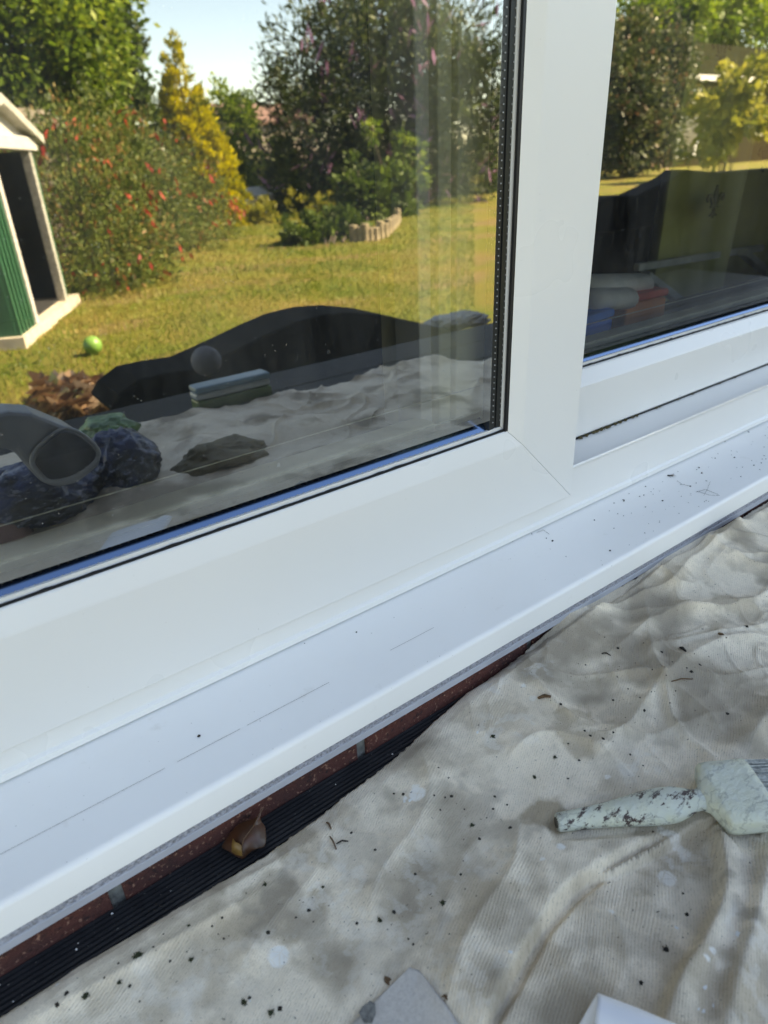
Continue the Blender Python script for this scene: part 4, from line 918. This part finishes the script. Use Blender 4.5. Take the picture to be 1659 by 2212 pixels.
def roundpoly(P, k=3):                  # rounded corners on a closed outline
    P = [np.array(p, float) for p in P]
    for _ in range(k): P = [q for i in range(len(P)) for q in (P[i] * .75 + P[(i + 1) % len(P)] * .25, P[i] * .25 + P[(i + 1) % len(P)] * .75)]
    return [tuple(p) for p in P]
def build_garden():
    z = -EYE
    # fuchsia hedge with red flowers
    f = [lobe((185, 520), 8.2, .62, .62, .72), lobe((160, 400), 8.5, .65, .6, .75), lobe((230, 470), 9.2, .75, .7, .85), lobe((225, 350), 9.4, .62, .7, .70), lobe((300, 460), 10.2, .85, .8, .85), lobe((300, 365), 10.4, .72, .7, .72), lobe((365, 470), 11.6, .85, .8, .75), lobe((375, 410), 11.8, .75, .7, .70),
         lobe((430, 475), 13.2, .8, .8, .6), lobe((265, 560), 8.6, .5, .5, .45), lobe((130, 330), 9.0, .5, .6, .45)]
    plant('fuchsia_bush', 'tall red-flowered fuchsia bush reflected beside the green shed', 'bush', (*pv((230, 600), 9.4)[:2], z), f, 40000, .062, G_FUCH, part='foliage', extra=('flowers', G_RED, 430, .12, dict(droop=2.2, ratio=.38, shell=.9)), stems=16, seed=3, upright=.5, ratio=.35, shell=.35)
    # golden conifer
    c = []
    y = 15.6
    for (x0, y0), (x1, y1), w0 in (((450, 470), (372, 108), .92), ((490, 440), (428, 225), .52), ((430, 400), (365, 200), .52)):
        for k in range(9):
            q = k / 8; rr = w0 * (1 - q) ** .75 + .09; c.append(lobe((x0 + (x1 - x0) * q, y0 + (y1 - y0) * q), y, rr * .8, rr * .8, .42))
    plant('golden_conifer', 'golden yellow conifer with a pointed top reflected right of the red-flowered bush', 'tree', (*pv((465, 470), y)[:2], z), c, 30000, .125, G_GOLD, trunk=.12, part='crown', seed=4, upright=1.3, ratio=.3, spread=.42, shell=.72)
    # great butterfly bush
    y = 17.5; c = [lobe(p, y + dy, rx, rx, rz) for p, dy, rx, rz in (((690, 330), 0, 1.3, 1.4), ((650, 230), -.3, 1.0, 1.1), ((700, 130), .2, 1.35, 1.2), ((790, 260), -.4, 1.6, 1.6), ((800, 90), 0, 1.5, 1.2), ((880, 330), -.8, 1.4, 1.3), ((900, 180), -1, 1.5, 1.5),
        ((980, 120), -1.6, 1.3, 1.1), ((1000, 260), -2, 1.3, 1.3), ((1050, 190), -2.4, .9, 1.0), ((760, 390), .2, 1.4, .9), ((640, 380), .3, .9, .8), ((830, 30), 0, 1.2, .6), ((930, 70), -.8, .9, .5), ((1010, 370), -1.5, 1.0, .8))]
    plant('butterfly_bush', 'huge dark butterfly bush with purple flower spikes filling the sky of the sash reflection', 'bush', (*pv((800, 440), y)[:2], z), c, 52000, .19, G_BUD, part='foliage', extra=('flower_spikes', G_PURP, 420, .42, dict(upright=.9, ratio=.22, shell=1.02)), stems=22, seed=5, ratio=.28, shell=.5, upright=.3)
    # trees on the left, behind the shed
    y = 15.0; c = [lobe(p, y + dy, r_, r_, r_ * .9) for p, dy, r_ in (((30, 60), 0, 1.5), ((100, 120), .4, 1.2), ((150, 40), .6, 1.1), ((60, 190), .2, 1.2), ((10, 0), 0, 1.6), ((120, 210), .8, .9), ((160, 170), 1, .75), ((-60, 120), 0, 1.5), ((195, 195), 1.2, .55), ((90, -40), .3, 1.3))]
    plant('broadleaf_tree', 'bright green broadleaf tree reflected above the shed roof at the left edge', 'tree', (*pv((120, 420), y)[:2], z), c, 34000, .15, G_LIGHT, trunk=.16, part='crown', seed=6, ratio=.55, shell=.55)
    y = 19.0; c = [lobe(p, y, r_, r_, r_ * .8) for p, r_ in (((205, 110), .9), ((180, 40), 1.0), ((225, 145), .5), ((170, 150), .8), ((235, 128), .35))]
    plant('oak_tree', 'darker oak-like tree reflected behind the bright green tree, against blue sky', 'tree', (*pv((230, 420), y)[:2], z), c, 16000, .16, G_DARK, trunk=.14, part='crown', seed=7, ratio=.55, shell=.5)
    y = 20.0; c = [lobe(p, y, r_, r_, r_ * .8) for p, r_ in (((270, 260), .8), ((310, 240), .7), ((250, 220), .5), ((330, 280), .8), ((300, 300), .8))]
    plant('background_shrub', 'airy green shrub reflected above the fuchsia, left of the golden conifer', 'shrub', (*pv((330, 420), y)[:2], z), c, 4000, .2, G_MID, seed=8, shell=.5)
    y = 21.0; c = [lobe(p, y, r_, r_, r_) for p, r_ in (((500, 320), 1.0), ((520, 270), .7), ((540, 350), .9), ((470, 290), .9), ((480, 220), .45), ((500, 400), 1.0), ((560, 400), .7))]
    plant('background_shrub', 'mid green rounded shrub reflected right of the golden conifer', 'shrub', (*pv((530, 440), y)[:2], z), c, 9000, .17, G_LIGHT, seed=9, shell=.5)
    y = 19.5; c = [lobe((605 + q * 1.0, 420 - q * 15), y, .42 * (1 - q * .085) + .05, .42 * (1 - q * .085) + .05, .35) for q in range(9)]
    plant('young_conifer', 'small light green conical shrub reflected in front of the dark bushes', 'shrub', (*pv((607, 445), y)[:2], z), c, 3500, .16, G_LIGHT, trunk=.06, part='crown', seed=10, upright=.8, ratio=.35)
    y = 19.0; c = [lobe(p, y, r_, r_, r_ * .8) for p, r_ in (((650, 410), .9), ((700, 430), .8), ((740, 400), .9), ((880, 430), .9), ((910, 410), .7), ((960, 420), .9), ((1040, 400), 1.0))]
    plant('dark_hedge', 'low dark hedge reflected under the butterfly bush', 'hedge', (*pv((800, 445), y)[:2], z), c, 7000, .2, G_DARK, seed=11, shell=.4)
    y = 13.6; c = [lobe(p, y, r_, r_, r_) for p, r_ in (((785, 440), .62), ((830, 420), .6), ((775, 395), .5), ((810, 465), .55), ((850, 445), .45), ((810, 385), .42))]
    plant('island_shrub', 'leafy mid green shrub reflected behind the log edging', 'shrub', (*pv((810, 490), 12.6)[:2], z), c, 6000, .17, G_MID, seed=12, shell=.4)
    y = 10.6; c = [lobe(p, y, r_, r_, r_ * .75) for p, r_ in (((660, 515), .45), ((700, 505), .42), ((735, 500), .42), ((640, 530), .32), ((760, 505), .32))]
    plant('low_bush', 'low spreading dark green bush reflected left of the log edging', 'bush', (*pv((700, 545), 9.6)[:2], z), c, 3800, .12, G_MID, seed=13, shell=.4, upright=.7)
    y = 15.0; c = [lobe(p, y, r_, r_, r_) for p, r_ in (((893, 335), .32), ((905, 375), .30), ((872, 310), .2), ((800, 285), .18))]
    plant('leafy_shrub', 'light green leafy sprig of a shrub reflected in front of the dark butterfly bush', 'shrub', (*pv((900, 455), y)[:2], z), c, 900, .15, G_LIGHT, seed=14, shell=.4)
    y = 15.2; c = [lobe(p, y, r_, r_, r_ * .8) for p, r_ in (((500, 492), .25), ((480, 500), .22), ((545, 455), .3), ((580, 455), .28), ((640, 448), .35), ((700, 445), .35), ((560, 470), .25))]
    plant('border_plant', 'low tufted border plants reflected at the foot of the golden conifer', 'plant', (*pv((560, 475), y)[:2], z), c, 2600, .13, G_YEL, seed=15, shell=.3, upright=1.0, ratio=.25)
    y = 40.0; c = [(34 + k * 4.2, y + (k % 3), -.4 + .3 * (k % 2), 2.6, 1.6, 1.5) for k in range(-9, 7)]
    plant('boundary_hedge', 'long dark boundary hedge reflected along the far side of the lawn', 'hedge', (30, y, z), c, 9000, .45, G_DARK, seed=21, shell=.5, stems=16)
    # log edging of short posts
    le = [on_z(p, z) for p in ((765, 523), (790, 522), (812, 520), (832, 512), (846, 500), (856, 488), (862, 474))]
    t = thing('log_edging', mir(le[3])[0], 'curved edging of short pale logs reflected on the lawn round a shrub', 'log edging'); pm = plain('pale_log', (0.26, 0.21, 0.13), 0.8, var=.4, scale=8)
    for i in range(len(le) - 1):
        for k in range(2):
            P = mir(le[i] + (le[i + 1] - le[i]) * (k / 2))[0]; mb = MB(); mb.bar(P, P + np.array([0, 0, .24 + rnd.uniform(-.05, .05)]), .075, .07, 10); mb.mk('log_post', pm, t, bev=.01)
    # metal shed
    a = on_z((44, 752), z); b = on_z((160, 656), z); a[2] = b[2] = 0; u = (b - a); Lf = np.linalg.norm(u); u /= Lf; v = np.array([-u[1], u[0], 0])
    def SP(s, d, h): return mir(a + u * s + v * d + np.array([0, 0, z + h]))[0]
    t = thing('garden_shed', SP(Lf / 2, .8, 0), 'green metal garden shed with white trim and an open doorway, reflected at the left edge', 'shed')
    green = plain('green_metal', (0.018, 0.10, 0.05), 0.4, var=.12, scale=3); white = plain('white_trim', (0.46, 0.46, 0.44), 0.5, var=.2); dk = plain('shed_inside', (0.014, 0.014, 0.013), 0.9)
    he = 1.40; ha = 1.70; D_ = 1.9
    def quadbox(name, s0, s1, d0, d1, h0, h1, mat, par=t, bev=0):
        c = [SP(s, d, h) for h in (h0, h1) for s, d in ((s0, d0), (s1, d0), (s1, d1), (s0, d1))]
        return mk(name, c, [(0, 3, 2, 1), (4, 5, 6, 7), (0, 1, 5, 4), (1, 2, 6, 5), (2, 3, 7, 6), (3, 0, 4, 7)], mat, par, bev=bev)
    quadbox('base', -.05, Lf + .05, -.06, D_, 0, .09, plain('concrete_base', (0.50, 0.44, 0.34), 0.9, var=.2, scale=10))
    s1, s2 = Lf * .23, Lf * .80         # doorway
    for i in range(5): quadbox('wall_rib', s1 * i / 5 + .008, s1 * (i + .5) / 5, -.034, .03, .09, he, green)
    quadbox('front_panel', 0, s1, .0, .04, .09, he, green)
    quadbox('door_post', s1, s1 + .075, -.04, .05, .09, he, white, bev=.008); quadbox('door_post', s2, s2 + .08, -.03, .05, .09, he, plain('grey_trim', (0.34, 0.34, 0.31), 0.4, var=.3, scale=20), bev=.008)
    quadbox('corner_panel', s2 + .10, Lf * .92, 0, .04, .09, he, green)
    quadbox('side_wall', -.0, .04, .041, D_, .09, he, green); quadbox('side_wall', Lf * .92 - .04, Lf * .92, .041, D_, .09, he, dk); quadbox('back_wall', 0.041, Lf - .041, D_ - .04, D_, .09, he, dk)
    quadbox('inner_floor', .05, Lf - .05, .05, D_ - .05, .091, .11, dk)
    quadbox('inner_wall', .05, Lf - .05, .75, .80, .11, he, dk)
    quadbox('fascia', -.04, Lf * .93, -.05, .05, he, he + .11, white, bev=.01)
    P = [SP(-.02, .0, he + .11), SP(Lf * .92, .0, he + .11), SP(Lf * .46, .0, ha), SP(-.02, .04, he + .11), SP(Lf * .92, .04, he + .11), SP(Lf * .46, .04, ha)]
    mk('gable', P, [(0, 1, 2), (5, 4, 3), (0, 3, 4, 1), (1, 4, 5, 2), (2, 5, 3, 0)], white, t)
    for sA, sB in ((-.16, Lf * .46), (Lf * .98, Lf * .46)):
        P = [SP(s, d, h) for d in (-.10, D_ + .08) for s, h in ((sA, he + .06), (sB, ha + .02), (sB, ha + .09), (sA, he + .13))]
        mk('roof_panel', P, [(0, 1, 2, 3), (7, 6, 5, 4), (0, 4, 5, 1), (1, 5, 6, 2), (2, 6, 7, 3), (3, 7, 4, 0)], plain('shed_roof', (0.40, 0.40, 0.36), 0.4, var=.2, scale=6), t)
    # outbuilding roof behind the shed, tiled roof far away, white hut
    def house_at(name, p0, p1, y, zr, ze, depth, wallm, roofm, label, cat):
        A = pv(p0, y); B = pv(p1, y); t = thing(name, mir((( A[0] + B[0]) / 2, y, z))[0], label, cat); x0, x1 = A[0], B[0]
        def Q(x, yy, zz): return mir((x, yy, zz))[0]
        c = [Q(x, yy, zz) for zz in (z, ze) for x, yy in ((x0 + .15, y + .2), (x1 - .15, y + .2), (x1 - .15, y + depth - .2), (x0 + .15, y + depth - .2))]
        mk('wall', c, [(0, 3, 2, 1), (4, 5, 6, 7), (0, 1, 5, 4), (1, 2, 6, 5), (2, 3, 7, 6), (3, 0, 4, 7)], wallm, t)
        pr = [(y, ze), (y + depth / 2, zr), (y + depth, ze), (y + depth, ze - .12), (y, ze - .12)]
        V = [Q(x0, a_, b_) for a_, b_ in pr] + [Q(x1, a_, b_) for a_, b_ in pr]; mk('roof', V, [(0, 1, 2, 3, 4), (9, 8, 7, 6, 5)] + [(i, 5 + i, 5 + (i + 1) % 5, (i + 1) % 5) for i in range(5)], roofm, t)
        return t, Q
    tile = NM('brown_roof_tile'); wv = tile.n('ShaderNodeTexWave', bands_direction='X'); wv.inputs['Scale'].default_value = 1.4; tile.l(tile.co(), wv.inputs[0])
    tile.set(tile.mix(wv.outputs[1], (0.12, 0.065, 0.05), (0.24, 0.14, 0.11)), .85)
    house_at('outbuilding', (35, 250), (128, 250), 12.4, z + 2.16, z + 1.95, 2.0, plain('brown_boards', (0.13, 0.10, 0.08), .9, var=.3), plain('felt_roof', (0.20, 0.17, 0.13), .95, var=.25), 'low brown outbuilding reflected behind the shed roof', 'outbuilding')
    yh = 34.0; zr = pv((540, 224), yh + 3)[2]; ze = pv((540, 262), yh)[2]
    house_at('neighbour_house', (455, 260), (690, 260), yh, zr, ze, 6.0, plain('far_wall', (0.36, 0.30, 0.26), .9), tile.m, 'far house with a brown tiled roof reflected between conifer and butterfly bush', 'house')
    zr = pv((570, 402), 19.0)[2]; ze = pv((570, 422), 18.5)[2]
    house_at('white_hut', (545, 430), (592, 430), 18.5, zr, ze, 1.2, plain('hut_wall', (0.50, 0.47, 0.40), .8), plain('hut_roof', (0.56, 0.52, 0.46), .8), 'tiny pale hut reflected beside the golden conifer', 'hut')
    # bungalow and planting seen in the right pane
    yb = 26.0; A = pv((1455, 300), yb)[0]; zr = pv((1560, 96), yb + 4)[2]; ze = pv((1560, 163), yb)[2]
    g2 = YG2
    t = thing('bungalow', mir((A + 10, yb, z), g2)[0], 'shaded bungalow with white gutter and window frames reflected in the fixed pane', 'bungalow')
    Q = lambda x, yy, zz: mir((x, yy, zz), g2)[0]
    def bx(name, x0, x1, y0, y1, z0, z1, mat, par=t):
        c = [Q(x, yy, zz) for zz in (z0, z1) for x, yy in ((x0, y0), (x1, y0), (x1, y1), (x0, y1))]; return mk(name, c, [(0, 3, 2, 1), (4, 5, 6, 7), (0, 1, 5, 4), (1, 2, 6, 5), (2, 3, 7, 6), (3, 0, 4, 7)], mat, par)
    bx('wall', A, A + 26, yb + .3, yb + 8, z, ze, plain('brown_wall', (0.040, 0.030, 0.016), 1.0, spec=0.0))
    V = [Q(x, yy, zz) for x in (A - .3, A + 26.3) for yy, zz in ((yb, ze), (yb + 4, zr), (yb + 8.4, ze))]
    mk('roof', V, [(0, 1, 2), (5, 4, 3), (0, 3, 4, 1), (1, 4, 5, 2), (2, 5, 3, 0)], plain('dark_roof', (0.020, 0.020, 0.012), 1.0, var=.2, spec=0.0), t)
    wt = plain('white_gutter', (0.70, 0.70, 0.68), .5)
    bx('gutter', A - .3, A + 26.3, yb - .15, yb - .01, ze - .30, ze - .02, wt)
    for p0, p1 in (((1487, 190), (1497, 340)), ((1524, 200), (1545, 310))):
        x0 = pv(p0, yb)[0]; zt = pv(p0, yb)[2]; zb = pv(p1, yb)[2]; wd = pv((p0[0] + 42, p0[1]), yb)[0] - x0
        fo = bx('window', x0, x0 + wd, yb + .18, yb + .295, zb, zt, wt)
        o = bx('pane', x0 + .22, x0 + wd - .22, yb + .14, yb + .178, zb + .22, zt - .22, plain('dark_glass', (0.03, 0.035, 0.04), .08), t); lo = o.location.copy(); o.parent = fo; o.location = lo - fo.location
    y = 21.0; c = [lobe(p, y, rx, rx, rz) for p, rx, rz in (((1350, 130), 1.5, 1.2), ((1390, 110), 1.5, 1.2), ((1420, 160), 1.5, 1.4), ((1360, 220), 1.9, 1.5), ((1410, 240), 1.5, 1.4), ((1330, 300), 1.9, 1.3), ((1395, 310), 1.4, 1.1), ((1300, 200), 2.0, 1.6), ((1430, 200), 1.1, 1.2))]
    plant('photinia_bush', 'large rounded bush with glossy leaves and reddish tips reflected in the fixed pane', 'bush', (*pv((1370, 360), y)[:2], z), c, 30000, .22, G_PHOT, g=g2, stems=14, seed=16, ratio=.5, shell=.72)
    y = 33.0; c = [lobe(p, y, r_, r_, r_ * .7) for p, r_ in (((1370, 50), 2.2), ((1430, 60), 2.4), ((1500, 40), 2.6), ((1580, 30), 2.6), ((1650, 20), 2.6), ((1460, 10), 2.4), ((1540, -5), 2.5), ((1400, 90), 2.2), ((1620, 60), 2.2))]
    plant('tall_hedge', 'bright green leafy trees reflected behind the bungalow at the top of the fixed pane', 'hedge', (*pv((1500, 330), y)[:2], z), c, 14000, .5, G_LIGHT, g=g2, stems=10, seed=17, ratio=.5, shell=.5)
    y = 15.0; c = [lobe(p, y, r_, r_, r_) for p, r_ in (((1560, 270), 1.0), ((1600, 200), 1.0), ((1580, 235), 1.1), ((1620, 250), .9), ((1540, 310), .8), ((1610, 165), .6))]
    plant('yellow_shrub', 'loose yellow-green shrub reflected in front of the bungalow wall', 'shrub', (*pv((1560, 380), y)[:2], z), c, 3000, .36, G_YEL, g=g2, stems=8, seed=18, shell=.5, ratio=.5)
    # covered garden furniture beyond the decking
    def cover(name, pts, y, depth, label, g, par=None):
        poly = [mir(pv(p, y), g)[0] for p in pts]; mb = MB(); mb.prism(poly, (0, -depth, 0)); o = mb.mk(name, M['black'], bev=.05 if y > 1.6 else .006, seg=4, smooth=False); return tag(o, label, 'furniture cover')
    cover('furniture_cover', [(240, 884), (258, 852), (300, 820), (360, 806), (420, 797), (470, 775), (520, 751), (580, 721), (640, 695), (700, 680), (760, 675), (830, 681), (900, 696), (960, 710), (1050, 728), (1200, 735), (1200, 1100), (420, 1100), (400, 940), (380, 928), (330, 925), (265, 906)], 1.5, .16, 'dark domed garden furniture cover reflected beyond the decking edge', YG)
    cover('furniture_cover', [(1230, 445), (1300, 432), (1318, 424), (1378, 421), (1457, 384), (1480, 366), (1560, 372), (1690, 362), (1690, 900), (1230, 900)], 1.46, .08, 'dark angular furniture cover reflected at the bottom of the fixed pane', YG2)
    # small things on and round the lawn
    def ball(name, p, r, mat, label, cat, zc=None, y=None, sq=1):
        c = mir(on_z(p, z) if y is None else pv(p, y))[0]; bm = bmesh.new(); bmesh.ops.create_uvsphere(bm, u_segments=28, v_segments=18, radius=r)
        V = [(v.co.x * sq + c[0], v.co.y + c[1], v.co.z + c[2] + (r if y is None else 0)) for v in bm.verts]; F = [[v.index for v in f.verts] for f in bm.faces]; bm.free(); return tag(mk(name, V, F, mat, smooth=True), label, cat)
    ball('green_ball', (205, 766), .068, plain('lime_plastic', (0.13, 0.27, 0.05), .4, var=.3, scale=6), 'light green ball reflected on the sunny lawn', 'ball')
    ball('grey_ball', (446, 780), .033, plain('grey_stone', (0.13, 0.13, 0.14), .8, var=.25, scale=20), 'grey round stone ornament reflected on top of the dark cover', 'ornament', y=1.44)
    # leaf litter heap and stones beside the decking
    t0 = [on_z((rnd.uniform(90, 300), rnd.uniform(855, 915)), z) for _ in range(700)]; V = []; F = []; tn = []
    for q in t0:
        c = mir(q + np.array([0, 0, rnd.uniform(.01, .12)]))[0]; d = Vector((rnd.gauss(0, 1), rnd.gauss(0, 1), rnd.gauss(0, .5))).normalized(); e = d.orthogonal(); L = rnd.uniform(.04, .10); b0 = len(V); tt = rnd.random()
        for s_ in (-d * L, e * L * .5, d * L, -e * L * .5): V.append(c + np.array(s_)); tn.append(tt)
        F.append((b0, b0 + 1, b0 + 2, b0 + 3))
    lm = mat_foliage('dry_leaf_litter', [(0.0, (0.10, 0.055, 0.03)), (.5, (0.30, 0.17, 0.09)), (.85, (0.45, 0.33, 0.22)), (1.0, (0.16, 0.20, 0.06))], .2)
    tag(mk('leaf_litter', V, np.array(F), lm, tone=tn), 'orange brown leaf litter reflected at the near edge of the lawn', 'leaf litter', kind='stuff')
    # photographer's kit on the dust sheet, seen only in the pane
    zd = -.388
    def DV(p, zz=zd): return on_z(p, zz)
    c = mir(pv((105, 985), .93))[0]; c[2] = zd
    t = thing('tool_case', c, 'pale grey plastic tool case with a square carry handle reflected at the lower left', 'tool case'); gp = plain('grey_plastic', (0.24, 0.255, 0.27), .45, var=.08)
    outl = [(-40, 905), (20, 890), (70, 893), (150, 925), (205, 960), (224, 985), (214, 1012), (170, 1045), (130, 1056), (95, 1048), (60, 1012), (30, 975), (-40, 965)]
    hole = [(66, 988), (130, 930), (165, 934), (205, 966), (212, 990), (168, 1026), (114, 1040), (94, 1028)]
    hole = roundpoly(hole); body = [mir(pv(p, .83))[0] for p in outl]; mb = MB(); mb.prism(body, (0, -.05, 0)); mb.mk('shell', gp, t, bev=.008, seg=3)
    hc = np.mean(np.array(hole), 0); rim = [tuple(hc + (np.array(p) - hc) * 1.17) for p in hole]
    rp = [mir(pv(p, .824))[0] for p in rim]; mb = MB(); mb.prism(rp, (0, -.005, 0)); mb.mk('handle_rim', plain('pale_grey_rim', (0.29, 0.31, 0.33), .45), t, bev=.003)
    hp = [mir(pv(p, .8195))[0] for p in hole]; mb = MB(); mb.prism(hp, (0, -.004, 0)); mb.mk('handle_recess', plain('dark_recess', (0.045, 0.048, 0.06), .5, var=.9, scale=14), t, bev=.003)
    def crumple(name, p, y, sx, sy, sz, mat, label, cat, seed, amp=.35, floor=zd):
        c = mir(pv(p, y))[0]; bm = bmesh.new(); bmesh.ops.create_icosphere(bm, subdivisions=5, radius=1)
        V = []
        for v in bm.verts:
            k = 1 + amp * .8 * mnoise.noise(v.co * 1.4 + Vector((seed, 0, 0))) - amp * .55 * abs(mnoise.noise(v.co * 3 + Vector((0, seed, 0)))) - amp * .45 * abs(mnoise.noise(v.co * 7 + Vector((0, seed, 4)))); V.append((c[0] + v.co.x * sx * k, c[1] + v.co.y * sy * k, max(floor, c[2] + v.co.z * sz * k)))
        F = [[v.index for v in f.verts] for f in bm.faces]; bm.free(); return tag(mk(name, V, F, mat, smooth=True), label, cat)
    bl = NM('blue_bag_film'); col = bl.mix(bl.ramp(bl.noise(14, 4, .6), [(.45, 0.0), (.58, 1.0)]), (0.012, 0.030, 0.11), (0.008, 0.009, 0.014)); col = bl.mix(bl.ramp(bl.noise(45, 5, .7, bl.co((1, 1, 2.4))), [(.54, 0.0), (.62, .8)]), col, (0.20, 0.23, 0.31)); bl.bump(bl.noise(30, 4), .8, .01); bl.set(col, .35)
    crumple('plastic_bag', (60, 1075), .90, .10, .06, .045, bl.m, 'crumpled blue plastic bag reflected under the tool case', 'bag', 3.3)
    crumple('plastic_bag', (262, 1015), .95, .060, .07, .060, bl.m, 'crumpled dark blue printed bag reflected right of the tool case', 'bag', 8.1)
    crumple('plastic_bag', (235, 925), 1.10, .045, .05, .020, plain('green_print_film', (0.10, 0.22, 0.07), .4, var=.6, scale=25), 'small green printed bag reflected behind the dark blue one', 'bag', 5.2)
    crumple('paper_bag', (480, 990), .90, .075, .05, .028, plain('brown_paper', (0.15, 0.12, 0.07), .8, var=.2, scale=15), 'brown paper bag reflected on the dust sheet', 'bag', 1.7, .38)
    crumple('pink_blob', (15, 1180), .86, .034, .03, .040, plain('dull_pink', (0.26, 0.15, 0.14), .8, var=.1), 'dull pink rounded blob in place of a bare knee, reflected at the bottom left corner of the pane', 'blob', 6.4, .05)  # plain rounded blob built in place of a bare knee
    crumple('white_rag', (985, 694), 1.60, .13, .06, .028, plain('white_rag', (0.30, 0.30, 0.30), .9, var=.15, scale=20), 'whitish rag reflected lying over the top of the dark cover', 'rag', 9.4, .4, -2)
    a = pv((422, 838), 1.12); b = pv((588, 838), 1.12); zt = pv((500, 822), 1.12)[2]; zb = pv((500, 888), 1.12)[2]
    mb = MB(); q0 = mir(a)[0]; q1 = mir(b)[0]; t = thing('paint_tub', ((q0[0] + q1[0]) / 2, q0[1] - .05, zd), 'green and white paint tub lying on its side in the reflection', 'paint tub')
    def slab(nm, z0, z1, col, d0=0):
        m_ = MB(); m_.box(q0[0], q1[0], q0[1] - .035, q0[1] - d0, z0, z1); m_.mk(nm, plain(nm + '_paint', col, .35), t, bev=.004)
    slab('body', zd, zb + (zt - zb) * .55, (0.07, 0.12, 0.035)); slab('label_band', zb + (zt - zb) * .56, zb + (zt - zb) * .78, (0.36, 0.40, 0.40), .002); slab('lid', zb + (zt - zb) * .79, zt, (0.10, 0.19, 0.24), -.002)
build_garden()
